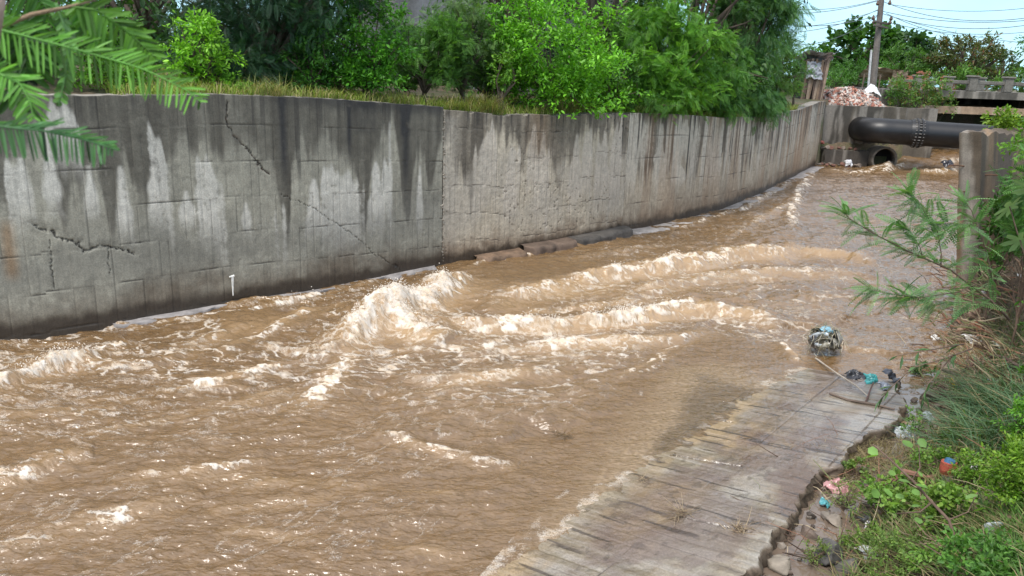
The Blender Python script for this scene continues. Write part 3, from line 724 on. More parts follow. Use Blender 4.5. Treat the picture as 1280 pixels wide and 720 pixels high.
# still puddle between the slab edge and the bank
mpud = mat('puddle_water', lambda nt, p, out: (p.inputs['Base Color'].__setattr__('default_value', (.16, .12, .09, 1)), p.inputs['Roughness'].__setattr__('default_value', .06), bump(nt, p, noise(nt, 9, 3), .15, .01)))
pa = np.linspace(-3, 9.5, 200); V = []
for k, b_ in enumerate((-.25, .2, .55, 1.0)):
    V.append(np.stack([P0[0]+pa*UD[0]-b_*VD[0], P0[1]+pa*UD[1]-b_*VD[1], 0*pa+.004], -1))
tag(mk('puddle_water', np.stack(V, 1).reshape(-1, 3), grid_faces(200, 4)[:, ::-1], mpud), None, None, None, 'structure')
def gz(x, y): return float(land_z(np.array([x]), np.array([y]))[0])
def bz(x, y): return float(bank_z(np.array([x]), np.array([y]))[0][0])
def hit(px, py):                                            # where the view through a pixel meets the near bank
    d = ray(px, py); d = d/np.linalg.norm(d)
    ts = np.linspace(1.5, 30, 1500); P = CAM+ts[:, None]*d
    z = bank_z(P[:, 0], P[:, 1])[0]; z = np.maximum(z, .0)
    m = P[:, 2] < z; m[:200] = False; k = int(np.argmax(m)) if m.any() else int(np.argmin(abs(P[:, 1]-10))); return P[k]
# ------------------------------------------------------------------ block helper for weathered concrete
def slabmesh(name, c0, dirx, L_, H_, T_, root, seed, colr, res=.05, worn=.03, label=None, streakd=.5):
    """upright panel: c0 foot of one end (front face), dirx horizontal direction, front normal = right of dirx"""
    dx = np.array([dirx[0], dirx[1]])/math.hypot(*dirx[:2]); nn = np.array([dx[1], -dx[0]])
    nu = max(2, int(L_/res)); nv = max(2, int(H_/res)); nt2 = max(2, int(T_/res)+1)
    def sheet(fn, a, b):
        A, B = np.meshgrid(np.linspace(0, 1, a), np.linspace(0, 1, b), indexing='ij'); return fn(A, B), grid_faces(a, b), A, B
    Vs = []; Fs = []; Cs = []; off = 0
    faces = [(lambda A, B: (A*L_, 0*A, B*H_), nu, nv, 0), (lambda A, B: (A*L_, 0*A-T_, B*H_), nu, nv, 1), (lambda A, B: (0*A, -A*T_, B*H_), nt2, nv, 1), (lambda A, B: (0*A+L_, -A*T_, B*H_), nt2, nv, 0), (lambda A, B: (A*L_, -B*T_, 0*A+H_), nu, nt2, 1)]
    for fn, a, b, fl in faces:
        A, B = np.meshgrid(np.linspace(0, 1, a), np.linspace(0, 1, b), indexing='ij'); l, t, h = fn(A, B)
        l, t, h = [q.astype(float) for q in (l, t, h)]
        ex = np.minimum(1, (np.abs(h-H_) < 1e-6)+(l < 1e-6)*1.0+(l > L_-1e-6)*1.0+0)
        n1 = fbm(l*3+t*5+seed, h*3+t*2, seed, 4)-.5; n2 = fbm(l*11+t*7, h*11-t*9, seed+3, 3)-.5
        dl = worn*2.0*n1*((l < 1e-6)*1.0+(l > L_-1e-6)); dh = worn*1.6*(fbm(l*3, t*5, seed+8, 4)-.5)*2*(np.abs(h-H_) < 1e-6)
        dt = (worn*.5*n1+worn*.35*n2)*(.3 if worn > .055 else 1)
        l2 = l+dl; h2 = h+dh; t2 = t+dt*np.where(np.abs(t) < 1e-6, 1, -1)*((np.abs(t) < 1e-6) | (np.abs(t+T_) < 1e-6))
        Vs.append(np.stack([c0[0]+dx[0]*l2+nn[0]*t2, c0[1]+dx[1]*l2+nn[1]*t2, c0[2]+h2], -1).reshape(-1, 3))
        fc = grid_faces(a, b)+off; Fs.append(fc if not fl else fc[:, ::-1]); off += a*b
        g = (.65+.7*fbm(l*1.7+t, h*1.7, seed+11, 4))*(.85+.3*fbm(l*9, h*9+t*5, seed+12, 3))
        Cc = np.asarray(colr)*g[..., None]
        st = fbs(l*2.1+t*6, h*.35, seed+13, 4); Cc = mixc(Cc, (.05, .045, .038), streakd*ss(.45, .62, st+.25*h/H_-.1))
        Cc = mixc(Cc, (.42, .38, .33), .4*ss(.56, .66, fbs(l*3.1+t*5, h*.4, seed+14, 4)))
        Cs.append(Cc.reshape(-1, 3))
    o = mk(name, np.concatenate(Vs), np.concatenate(Fs), M_conc, root, np.concatenate(Cs), False, {'wet': np.zeros(off), 'wuv': np.concatenate(Vs)})
    if label: tag(o, label)
    return o
# right wall with broken end
rw = empty('channel_wall', (*PIL, 0), 'broken-off end of the concrete right bank wall beside the overhanging branches', 'wall')
zt = float(aty(1204, 167, PIL[1])[2])
slabmesh('wall_panel', (*(PIL+RN*.29), -.5), RWD, 24, zt+.5, .32, rw, 61, (.18, .12, .07), .05, .06, None, .7)
_sh = float(aty(1202, 167, PIL[1])[0]-PIL[0])/zt
_pn = [o_ for o_ in rw.children][0].data
_co = np.zeros(len(_pn.vertices)*3, dtype=np.float32); _pn.vertices.foreach_get('co', _co); _co = _co.reshape(-1, 3); _co[:, 0] += _sh*np.maximum(_co[:, 2], -.5)*np.clip(1.2-np.hypot(_co[:, 0], _co[:, 1])*.02, .3, 1); _pn.vertices.foreach_set('co', _co.ravel()); _pn.update()
mb = MB()
for (px, py, l) in ((1203, 208, -.30), (1224, 219, .22), (1206, 240, -.1)):
    q = aty(px+4, py, PIL[1]-.02); e = q+np.array([l, -.05, .01]); mb.tube([q, (q+e)/2+np.array([0, 0, .01]), e], .012, 6, (.12, .06, .035))
mb.build('rebar', M_rock, rw)
# end wall
ew = empty('end_wall', (14.2, ENDY, 0), 'stained concrete wall closing the far end of the channel under the rubble heap', 'wall')
ex0 = wallxy(WL-.05)[0]-.3
ztop = float(aty(1080, 133, ENDY)[2])
XH = float(aty(1095, 197, ENDY)[0]); ZH = float(aty(1095, 197, ENDY)[2])
slabmesh('wall_panel', (ex0, ENDY, -.4), (1, 0), 18.35-ex0, ztop+.4, .35, ew, 71, (.095, .08, .06), .07, .02, None, .75)
slabmesh('pier', (18.36, ENDY+.02, -.4), (1, 0), 1.5, ztop+.4, .3, ew, 74, (.14, .12, .095), .07, .02, None, .5)
# lower ledge with the culvert mouth
zl = float(aty(1050, 188, ENDY-.6)[2])
slabmesh('ledge', (ex0+.5, ENDY-.55, -.4), (1, 0), XH-.62-ex0-.5, zl+.4, .5, ew, 75, (.075, .062, .05), .07, .05, None, .6)
cv = empty('culvert_pipe', (XH, ENDY-.5, ZH), 'round concrete culvert mouth low in the far end wall', 'pipe')
def ring(name, c, axis_, ro, ri, ln, m, root, n=40, col=(.16, .14, .115), inner=(.012, .01, .01), closed=True):
    """short pipe length: outer skin, lip and inner skin, plus a dark far end deep inside"""
    ax = np.asarray(axis_, float); ax /= np.linalg.norm(ax); a = np.cross(ax, [0, 0, 1]); a /= np.linalg.norm(a); b = np.cross(ax, a)
    P = []; C = []
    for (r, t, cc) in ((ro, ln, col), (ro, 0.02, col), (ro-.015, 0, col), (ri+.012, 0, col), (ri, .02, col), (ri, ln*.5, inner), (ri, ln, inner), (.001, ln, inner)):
        for k in range(n):
            th = 2*PI*k/n; P.append(np.asarray(c)+ax*t+r*(a*math.cos(th)+b*math.sin(th))); C.append(np.array(cc)*random.uniform(.8, 1.2))
    F = [(i*n+k, i*n+(k+1) % n, (i+1)*n+(k+1) % n, (i+1)*n+k) for i in range(7) for k in range(n)]
    return mk(name, P, np.array(F), m, root, np.array(C))
ring('pipe_mouth', (XH, ENDY-.95, ZH), (0, 1, 0), .60, .50, .93, M_rock, cv)
# hill of brown water spill wall behind the chute
slabmesh('spill_wall', (18.3, ENDY+2.9, -.4), (1, 0), 6.5, 2.0, .3, ew, 78, (.20, .17, .13), .1, .02, None, .6)
# big black pipe
bp = empty('water_main', (16.6, 38, 2), 'large black pipe with a bolted flange crossing above the far culvert', 'pipe')
c1 = aty(1075, 164, 38.0); YP = 37.6; cz0 = float(aty(1110, 164, YP)[2]); xl = float(aty(1074, 164, YP)[0]); RP = .565
xr = float(aty(1300, 168, 34)[0])+1
path = []
for k in range(9):
    th = PI/2*k/8; path.append([xl+RP+.75-.75*math.cos(th)-0, YP+.75-.75*math.sin(th)+.0, cz0])
path = [[xl+RP, ENDY+.3, cz0]]+path
xe = path[-1][0]
jx = float(aty(1143, 163, YP)[0])
dirp = np.array([xr-xe, -2.4, -.12])
for t in np.linspace(.05, 1, 12): path.append([xe+dirp[0]*t, YP+dirp[1]*t*.6, cz0+dirp[2]*t])
M_pipe = simple('black_pipe', (.006, .006, .007), .42, 3, .8, .4, spec=.55)
mb = MB(); mb.tube(path, RP, 40); mb.build('pipe_run', M_pipe, bp, True)
tj = (jx-xe)/dirp[0]; cj = np.array([jx, YP+dirp[1]*tj*.6, cz0+dirp[2]*tj]); ax = dirp*np.array([1, .6, 1]); ax = ax/np.linalg.norm(ax)
mb = MB()
for o_ in (-.13, .06): mb.tube([cj+ax*o_, cj+ax*(o_+.07)], RP+.10, 40)
mb.tube([cj-ax*.35, cj-ax*.13], [RP+.02, RP+.05], 40); mb.tube([cj+ax*.13, cj+ax*.35], [RP+.05, RP+.02], 40)
fl = mb.build('flange', M_pipe, bp)
mb = MB(); a = np.cross(ax, [0, 0, 1]); a /= np.linalg.norm(a); b = np.cross(ax, a)
for k in range(26):
    th = 2*PI*k/26; q = cj+(RP+.055)*(a*math.cos(th)+b*math.sin(th)); mb.tube([q-ax*.20, q+ax*.19], .022, 6, (.2, .19, .18))
mb.build('bolt_ring', M_rock, fl)
# bridge
YB = 40.5
br = empty('road_bridge', (22, YB, 3), 'low concrete road bridge with post-and-rail parapet at the far right', 'bridge')
def bx(px, py, Y=YB): return aty(px, py, Y)
xa = float(bx(1178, 115)[0]); xb = float(bx(1300, 115)[0])+4
zd0 = float(bx(1210, 123)[2]); zd1 = float(bx(1210, 114)[2])
slabmesh('deck', (xa, YB, zd0), (1, 0), xb-xa, zd1-zd0, 6, br, 81, (.13, .12, .10), .09, .01, None, .5)
for dy, pr in ((0.0, 1), (5.6, 0)):
    zr = zd1
    for k, px in enumerate((1217, 1262, 1307)):
        x = float(bx(px, 108)[0]); mb = MB(); c = (.15, .14, .12)
        mb.box((x, YB+.18+dy, zr+.33), (.38, .30, .66), None, c, .03); mb.box((x, YB+.18+dy, zr+.70), (.52, .40, .10), None, c, .03)
        mb.build('parapet_post', M_rock, br)
    mb = MB(); mb.box(((xa+xb)/2, YB+.2+dy, zr+.42), (xb-xa, .16, .16), None, (.15, .14, .12), .02); mb.build('rail', M_rock, br)
zb0 = float(aty(1190, 142, YB-.6)[2]); zb1 = float(aty(1190, 133, YB-.6)[2])
slabmesh('cross_beam', (float(aty(1152, 137, YB-.6)[0]), YB-.6, zb0), (1, 0), 8, zb1-zb0, .35, br, 85, (.33, .23, .15), .07, .02, 'rust-stained tan beam under the deck', .2)
slabmesh('abutment_or_dark_backing', (18.4, YB+1.2, .2), (1, 0), xa-18.4+.5, zd0-.2+.3, 4.0, br, 87, (.10, .09, .075), .1, .02)
slabmesh('abutment_or_dark_backing', (xb-3, YB+.2, -.4), (1, 0), 3, zd0+.4, 5.5, br, 88, (.10, .09, .075), .1, .02)
slabmesh('abutment_or_dark_backing', (18.4, YB+5.6, -.4), (1, 0), xb-18.4, zd0+.4, .4, br, 89, (.05, .045, .04), .15, .02)  # near-black wall closing the opening, painted as the shade under the deck
# utility pole
pb = aty(1092, 108, 43.0); ptp = aty(1105, -30, 43.0); pb[2] = gz(pb[0], pb[1])-.1
po = empty('utility_pole', pb, 'leaning grey concrete utility pole rising above the brick rubble heap', 'pole')
mb = MB(); mb.tube([pb, (pb+ptp)/2, ptp], [.19, .15, .12], 10, (.15, .13, .115)); mb.build('mast', M_rock, po)
def onpole(py): 
    t = (108-py)/138.; return pb*(1-t)+ptp*t
mb = MB()
for py in (18, 22): q = onpole(py); mb.box(q+np.array([0, -.25, 0]), (.9, .09, .09), eul(0, .12, .3), (.10, .09, .08), .01)
mb.build('crossarm', M_rock, po)
for (py, o_) in ((17, -.45), (17, .45), (21, -.4), (21, .42), (2, -.3), (1, .3)):
    q = onpole(py)+np.array([o_, -.28, .06]); mb = MB(); mb.tube([q, q+np.array([0, 0, .08]), q+np.array([0, 0, .16]), q+np.array([0, 0, .24])], [.05, .10, .06, .03], 8, (.12, .08, .06)); mb.build('insulator', M_rock, po)
mb = MB(); q = onpole(70); mb.box(q+np.array([-.28, -.1, 0]), (.07, .1, 2.2), eul(0, -.06, 0), (.5, .5, .5), .01); mb.build('conduit', M_rock, po)
M_wire = simple('cable', (.10, .13, .16), .6, 5, .1, .1)
wires = [((940, 15), (1098, 1), 43, 43, .3), ((940, 21), (1101, 18), 43, 43, .5), ((960, 40), (1102, 10), 44, 43, .4), ((985, 55), (1100, 18), 46, 43, .5), ((1104, 2), (1300, 20), 43, 38, .5), ((1103, 14), (1300, 24), 43, 38, .3),
         ((1103, 17), (1300, 29), 43, 38, .45), ((1108, 17), (1215, 45), 43, 60, .3), ((1110, 28), (1300, 38), 60, 60, .5), ((950, 5), (1098, 0), 60, 60, .5), ((1120, 22), (1300, 55), 62, 60, .3), ((950, 32), (1100, 12), 62, 60, .5), ((1110, 5), (1300, 8), 60, 60, .4)]
for i, (a, b, ya, yb, sg_) in enumerate(wires):
    A = aty(*a, ya); B = aty(*b, yb); mb = MB(); mb.tube(crest(A, B, 14, 0, sg_), .016 if ya < 50 else .02, 5)
    side = 'left' if b[0] < 1110 else 'right'
    o = mb.build('power_cable', M_wire)
    tag(o, 'thin dark power cable strung across the sky beside the leaning pole', 'cable', 'power cables against the sky')
# hut
hb = aty(1013, 108, 39.5); hb[2] = gz(hb[0], hb[1])-.1
hut = empty('plank_shack', hb, 'ramshackle shack of upright planks under a torn plastic roof by the far trees', 'shack')
hw = .95; zt2 = float(aty(1013, 72, 39.5)[2])-hb[2]
for k in range(9):
    mb = MB(); x = hb[0]-hw/2+k*hw/8; c = [(.22, .15, .10), (.12, .08, .06), (.30, .22, .16)][k % 3]
    h = zt2*random.uniform(.86, 1.0); mb.box((x, hb[1]-.5+.02*random.random(), hb[2]+h/2), (.115, .03, h), eul(0, random.gauss(.05, .05), 0), c, .004)
    mb.build('wall_plank', M_rock, hut)
for k in range(6):
    mb = MB(); y = hb[1]-.42+k*.18; h = zt2*.92; mb.box((hb[0]+hw/2+.02, y, hb[2]+h/2), (.03, .15, h), eul(random.gauss(0, .05), .08, 0), (.13, .09, .07), .004); mb.build('wall_plank', M_rock, hut)
mb = MB(); mb.box((hb[0]-.1, hb[1]+.1, hb[2]+zt2*.45), (.9, 1.0, zt2*.9), None, (.02, .016, .014), .02); mb.build('dark_core', M_rock, hut)  # near-black block filling the shack behind its planks
def cloth(name, c, sx, sy, col, m, root, seed, amp=.08, R=None, n=26, drape=.0, thick=True):
    A, B = np.meshgrid(np.linspace(-1, 1, n), np.linspace(-1, 1, n), indexing='ij')
    z = amp*2*(fbm(A*1.6+seed, B*1.6, seed, 4)-.5)+amp*.7*(ridge(fbm(A*3.5, B*3.5+seed, seed+2, 3))-.5)-drape*(A*A+B*B)
    r = 1+.25*(fbm(A*2+9, B*2+seed, seed+5, 3)-.5)*2
    P = np.stack([A*sx/2*r, B*sy/2*r, z], -1).reshape(-1, 3)
    if R is not None: P = P @ np.asarray(R).T
    P = P+np.asarray(c); k = .75+.5*vn(A*3, B*3, seed+9).ravel()
    P = np.concatenate([P, P-np.array([0, 0, .006])])
    F = grid_faces(n, n); F = np.concatenate([F, F[:, ::-1]+n*n])
    cc = np.tile(np.asarray(col)[None]*k[:, None], (2, 1)) if np.ndim(col) == 1 else col
    return mk(name, P, F, m, root, cc, True)
cloth('roof_sheet', (hb[0]+.05, hb[1]-.1, hb[2]+zt2+.05), 1.5, 1.6, (.45, .47, .50), M_plast, hut, 3, .12, eul(-.25, .12, 0))
cloth('tarpaulin', (hb[0]-.15, hb[1]-.62, hb[2]+zt2*.72), .75, .8, (.30, .31, .34), M_plast, hut, 8, .13, eul(1.35, 0, .1))
# lean-to
lb = aty(1096, 104, 47.0); lb[2] = gz(lb[0], lb[1])
le = empty('lean_to', lb, 'low lean-to with a sagging straw-coloured roof behind the pole', 'shelter')
cloth('roof_cover', (lb[0]+.1, lb[1], float(aty(1096, 92, 47)[2])), 1.9, 1.2, (.40, .31, .21), M_rock, le, 13, .16, eul(-.5, .08, 0))
cloth('side_cover', (lb[0]+.9, lb[1]-.6, float(aty(1110, 98, 47)[2])), .9, .9, (.36, .26, .17), M_rock, le, 14, .12, eul(-1.2, 0, .2))
for dx in (-1.1, -.2, 1.2):
    mb = MB(); mb.tube([(lb[0]+dx, lb[1]-.7, lb[2]-.2), (lb[0]+dx+.05, lb[1]-.7, float(aty(1096, 93, 47)[2]))], .045, 6, (.14, .10, .07)); mb.build('post', M_rock, le)
mb = MB(); mb.box((lb[0], lb[1]+.8, lb[2]+.3), (2.2, .1, .9), None, (.03, .025, .02), .01); mb.build('back_panel', M_rock, le)
# brick ruin
for (px0, px1, py, lab) in ((1136, 1160, 94, 'low red brick wall fragment half hidden left of the bridge parapet, nearer the pole'), (1178, 1196, 100, 'small red brick stub of wall just left of the bridge parapet')):
    A = aty(px0, py, 50); B = aty(px1, py, 50); mb = MB(); zz = 3.0; zt_ = float(aty(px0, py-6, 50)[2]); r = 0
    while zz < zt_:
        x = A[0]+(r % 2)*.11
        while x < B[0]:
            if not (zz > zt_-.3 and random.random() < .3): mb.box((x, 50+random.gauss(0, .006), zz), (.215, .11, .065), None, tuple(np.array([.36, .13, .08])*random.uniform(.7, 1.25)))
            x += .225
        zz += .075; r += 1
    o = mb.build('brick_wall', M_rock); tag(o, lab, 'wall')
# heap of broken bricks: nobody could count it
mb = MB()
hA = aty(1036, 128, ENDY+.4); hB = aty(1106, 128, ENDY+.4)
for k in range(1500):
    t = random.random(); x = hA[0]+(hB[0]-hA[0])*t; y = ENDY+.25+random.random()**1.2*3.2
    hh = .95*math.sin(PI*min(1, max(0, .12+.8*t)))**.6*min(1, (y-ENDY)/1.2)*(1-.5*max(0, (y-ENDY-2)/2))
    z = ztop-.15+hh*random.uniform(.75, 1.0)
    s = random.uniform(.6, 1.2); c = random.choice([(.36, .15, .10), (.28, .11, .08), (.42, .28, .22), (.5, .46, .42), (.22, .18, .16), (.48, .36, .30)])
    mb.box((x, y, z), (.21*s, .11*s, .085*s), eul(random.uniform(-1, 1), random.uniform(-1, 1), random.random()*6), tuple(np.array(c)*random.uniform(.7, 1.3)), .008)
tag(mb.build('brick_rubble', M_rock), 'heap of broken red and grey bricks on top of the far end wall', 'rubble', None, 'stuff')
q = aty(1089, 108, ENDY+1.8); o = cloth('sack', q, .7, .6, (.72, .72, .70), M_plast, None, 21, .12, None, 22, .25); tag(o, 'white plastic sack lying on top of the brick rubble heap', 'sack')
# rubble and rubbish on the ledge by the culvert
def rock(name, c, r, colr, seed, lab=None, cat='rock', grp=None, parent=None, sq=(1, 1, .7), n=2):
    bm_v = []; me = bpy.data.meshes.new('t'); import bmesh
    bm = bmesh.new(); bmesh.ops.create_icosphere(bm, subdivisions=3, radius=1.0)
    V = np.array([v.co[:] for v in bm.verts]); F = np.array([[v.index for v in f.verts] for f in bm.faces]); bm.free(); bpy.data.meshes.remove(me)
    rs_ = np.random.RandomState(seed)
    for k in range(14):                                       # chop flat faces, so that it reads as broken stone
        d = rs_.normal(size=3); d /= np.linalg.norm(d); h = rs_.uniform(.38, .8); s = V @ d; V = V-np.outer(np.maximum(s-h, 0), d)
    V = V*(1+.10*(fbm(V[:, 0]*2+seed, V[:, 1]*2+V[:, 2]*1.7, seed, 3)-.5)[:, None])
    a = rs_.uniform(0, 6); V = (V*np.array(sq)) @ rot((0, 0, 1), a).T @ rot((1, 0, 0), rs_.normal(0, .25)).T*r
    cc = np.asarray(colr)[None]*(.7+.6*fbm(V[:, 0]*8/r*.2, V[:, 1]*8/r*.2+V[:, 2]*3, seed+2, 3))[:, None]
    o = mk(name, V+np.asarray(c), F, M_rock, parent, cc)
    if lab: tag(o, lab, cat, grp)
    return o
for k in range(26):
    px = random.uniform(1018, 1072); q = aty(px, 190, ENDY-.45)
    zz = (zl+.02 if random.random() < .45 else .05); yy = ENDY-.3 if zz > .3 else ENDY-.95+random.gauss(0, .15)
    rock('stone', (q[0], yy, zz+.05), random.uniform(.08, .2), random.choice([(.12, .10, .08), (.2, .16, .13), (.16, .08, .06)]), 500+k, 'small dark stone on the ledge beside the culvert mouth', 'stone', 'stones at the foot of the end wall')
rock('brick_lump', aty(1027, 178, ENDY-.3), .22, (.30, .10, .08), 533, 'reddish lump of brick at the corner of the far wall and end wall', 'brick')
o = cloth('plastic_bag', aty(1062, 202, ENDY-1.2), .32, .3, (.7, .7, .72), M_plast, None, 31, .12, eul(.9, 0, 0), 18, .1); tag(o, 'small white plastic bag caught below the ledge left of the culvert', 'bag')
o = cloth('plastic_bag', aty(1186, 203, 36.8), .5, .45, (.04, .04, .05), M_plast, None, 33, .14, eul(.5, 0, 0), 18, .1); tag(o, 'black plastic bag snagged in the brown water by the broken wall end', 'bag')
# ------------------------------------------------------------------ foliage
def norm(v): return v/(np.linalg.norm(v, axis=-1, keepdims=True)+1e-9)
BROAD = (np.array([[0,0,0],[.28,.20,.05],[.62,.20,.03],[1,0,-.10],[.62,-.20,.03],[.28,-.20,.05],[.5,0,-.02]], float), np.array([[0,6,2,1],[6,3,2,2],[0,5,4,6],[6,4,3,3]]))
def _tri(F): return np.array([f for f in F])
BROADF = np.array([[0,6,1],[1,6,2],[6,3,2],[0,5,6],[5,4,6],[6,4,3]]); BROADV = BROAD[0]
DIAV = np.array([[0,0,0],[.45,.19,.05],[1,0,-.08],[.45,-.19,.05]], float); DIAF = np.array([[0,1,2],[0,2,3]])[:, ::-1]
ROUNDV = np.array([[0,0,0],[.25,.33,.04],[.7,.33,.03],[1,0,-.05],[.7,-.33,.03],[.25,-.33,.04],[.5,0,-.03]], float)
def frond(n=11, w=.26, lw=.045, droop=.18, fwd=.35):
    """pinnate leaf: thin midrib and n pairs of narrow leaflets, length 1"""
    V = []; F = []
    for i in range(6):
        t = i/5; V += [[t, .006, -droop*t*t], [t, -.006, -droop*t*t]]
    for i in range(5): a = 2*i; F += [[a, a+2, a+3], [a, a+3, a+1]]
    for i in range(n):
        t = (i+.8)/n; L_ = w*(math.sin(PI*min(.97, .12+.82*t))**.6)
        for s in (1, -1):
            b = len(V); c = np.array([t, 0, -droop*t*t]); d = np.array([fwd, s, -.25]); d /= np.linalg.norm(d); q = np.array([1, -s*fwd, .15])*lw
            V += [c, c+d*L_*.5+q*.6, c+d*L_, c+d*L_*.5-q*.6]; F += [[b, b+1, b+2], [b, b+2, b+3]]
    return np.array(V, float), np.array(F)
FR = frond(); FRS = frond(7, .30, .075, .22)
def place(tv, tf, pos, dirv, size, roll=None, rs=RS, upb=1.0):
    n = len(pos); d = norm(dirv); up = norm(rs.normal(size=(n, 3))*.55+np.array([0, 0, upb]))
    s = norm(np.cross(up, d)); u = np.cross(d, s)
    M = np.stack([d, s, u], 1)*np.asarray(size).reshape(n, 1, 1)
    V = np.einsum('kj,njd->nkd', tv, M)+pos[:, None]
    F = tf[None]+np.arange(n)[:, None, None]*len(tv)
    return V.reshape(-1, 3), F.reshape(-1, tf.shape[1])
LB_ = np.array([1.22, 1.25, 1.1])
def lcol(n, k, ca, cb, rs, tint, cc=None):
    t = rs.rand(n, 1)**1.2; c = np.asarray(ca)*(1-t)+np.asarray(cb)*t
    if cc is not None:
        m = (rs.rand(n, 1) < .12); c = np.where(m, np.asarray(cc), c)
    return np.repeat(c*tint*LB_*(.75+.5*rs.rand(n, 1)), k, 0)
TPL = {'broad': (BROADV, BROADF), 'dia': (DIAV, DIAF), 'frond': FR, 'fronds': FRS, 'round': (ROUNDV, BROADF)}
def plant(name, base, clumps, nl, size, tpl, ca, cb, label, cat, group=None, seed=1, droop=.25, stems=5, trunk=.05, cc=None, m=None, parts=('trunk', 'crown'), flat=.8, dens=.35, bark=None, blob=None):
    """clumps: list of (centre, radius). A woody plant with tapered trunk, limbs to its clumps and leaf-sized faces"""
    rs = np.random.RandomState(seed); rnd = random.Random(seed)
    base = np.asarray(base, float)
    root = empty(name, base, label, cat, group)
    mb = MB(); cen = np.mean([c for c, r in clumps], 0); top = base*.35+cen*.65; top[2] = base[2]+(cen[2]-base[2])*.55
    ws = [base-np.array([0, 0, .3]), base+(top-base)*.35+np.array([rnd.gauss(0, trunk), rnd.gauss(0, trunk), 0]), base+(top-base)*.7, top]
    mb.tube(ws, [trunk*1.35, trunk, trunk*.8, trunk*.62], 8, (1, 1, 1), True, .15)
    sel = clumps if len(clumps) <= 26 else rnd.sample(clumps, 26)
    for (c, r) in sel:
        a = base+(top-base)*rnd.uniform(.3, 1.0); c = np.asarray(c); md = (a+c)/2+np.array([rnd.gauss(0, .1), rnd.gauss(0, .1), .08*np.linalg.norm(c-a)])
        mb.tube([a, md, c, c+norm(c-a)*r*.6], [trunk*.5, trunk*.3, trunk*.16, trunk*.05], 5, (1, 1, 1), False)
    mb.build(parts[0], bark or M_bark, root, True)
    tv, tf = TPL[tpl]; Vs = []; Fs = []; Cs = []; off = 0
    tot = sum(r**2 for c, r in clumps)
    for (c, r) in clumps:
        n = max(6, int(nl*r*r/tot)); c = np.asarray(c)
        # sub-sprays: leaves gathered on small twigs
        nt2 = max(3, n//14); dr = norm(rs.normal(size=(nt2, 3))); dr[:, 2] = np.where(dr[:, 2] < -.5, -dr[:, 2], dr[:, 2])
        rad = r*(dens+(1-dens)*rs.rand(nt2, 1)**.6)*(1+.25*(rs.rand(nt2, 1) < .15)); tc = c+dr*rad*np.array([1, 1, flat])
        k = rs.randint(0, nt2, n); sp = r*.16+size*.9
        along = rs.rand(n, 1)*2-1; td = norm(dr+rs.normal(size=(nt2, 3))*.4+np.array([0, 0, .15-droop*.8]))
        p = tc[k]+td[k]*along*sp*1.2+rs.normal(size=(n, 3))*sp*.28
        d = norm(td[k]*.7+dr[k]*.4+rs.normal(size=(n, 3))*.55+np.array([0, 0, -droop]))
        V, F = place(tv, tf, p, d, size*(.55+.8*rs.rand(n)), None, rs)
        tint = rs.uniform(.78, 1.2)
        Vs.append(V); Fs.append(F+off); off += len(V); Cs.append(lcol(n, len(tv), ca, cb, rs, tint, cc))
    mk(parts[1], np.concatenate(Vs), np.concatenate(Fs), m or M_leaf, root, np.concatenate(Cs))
    return root
def ell(c, R, n, r, rs, lo=.0, low=-9, shell=.45):
    out = []
    while len(out) < n:
        d = rs.normal(size=3); d /= np.linalg.norm(d); q = shell+(1-shell)*rs.rand()**.5
        p = np.asarray(c)+d*np.asarray(R)*q
        if p[2] > low: out.append((p, r*rs.uniform(.6, 1.25)))
    return out
GB = (.075, .20, .018); GY_ = (.16, .31, .04); GD = (.022, .055, .018); GM = (.045, .125, .018); GF = (.05, .13, .03); GF2 = (.10, .22, .04)
def shr(name, px, pyb, pyt, Y, wpx, nl, size, tpl, ca, cb, label, cat, seed, group=None, nc=22, cr=.5, depth=.8, hang=0, **kw):
    """a bush whose foot is behind the wall top at column px; wpx, pyt give its width and height at that distance"""
    while Y < 60:
        x_ = float(aty(px, pyb, Y)[0]); d_, _, s_ = pdist(np.array([x_]), np.array([Y]), [tuple(q) for q in np.stack([_x, _y], -1)[::30]])
        if (s_[0] > 0 and d_[0] > .38+.06*wpx/2*Y/FPX) or Y > ENDY: break
        Y += .1
    c0 = aty(px, pyb, Y); c1 = aty(px, pyt, Y); hw = wpx/2*Y/FPX; h = c1[2]-c0[2]
    rs = np.random.RandomState(seed); b = [c0[0], Y, gz(c0[0], Y)]
    c = np.array([c0[0], Y, (c0[2]+c1[2])/2]); R = np.array([hw, max(hw*depth, .5), h/2])
    cl = ell(c, R*.84, nc, cr*min(hw, h/2), rs, low=c0[2]-.05-hang)
    for _ in range(nc//3+2):
        th = rs.uniform(0, 2*PI); rr = rs.rand()**.5*.8; cl.append((np.array([c0[0]+math.cos(th)*rr*hw, Y+math.sin(th)*rr*hw*depth, max(c0[2]-hang, b[2])+rs.uniform(.05, .35)*h*(.3 if name == 'tree' else 1)]), cr*min(hw, h/2)*rs.uniform(.8, 1.2)))
    return plant(name, b, cl, nl, size, tpl, ca, cb, label, cat, group, seed, **kw)
B_ = 'bushes growing along the top of the left wall'
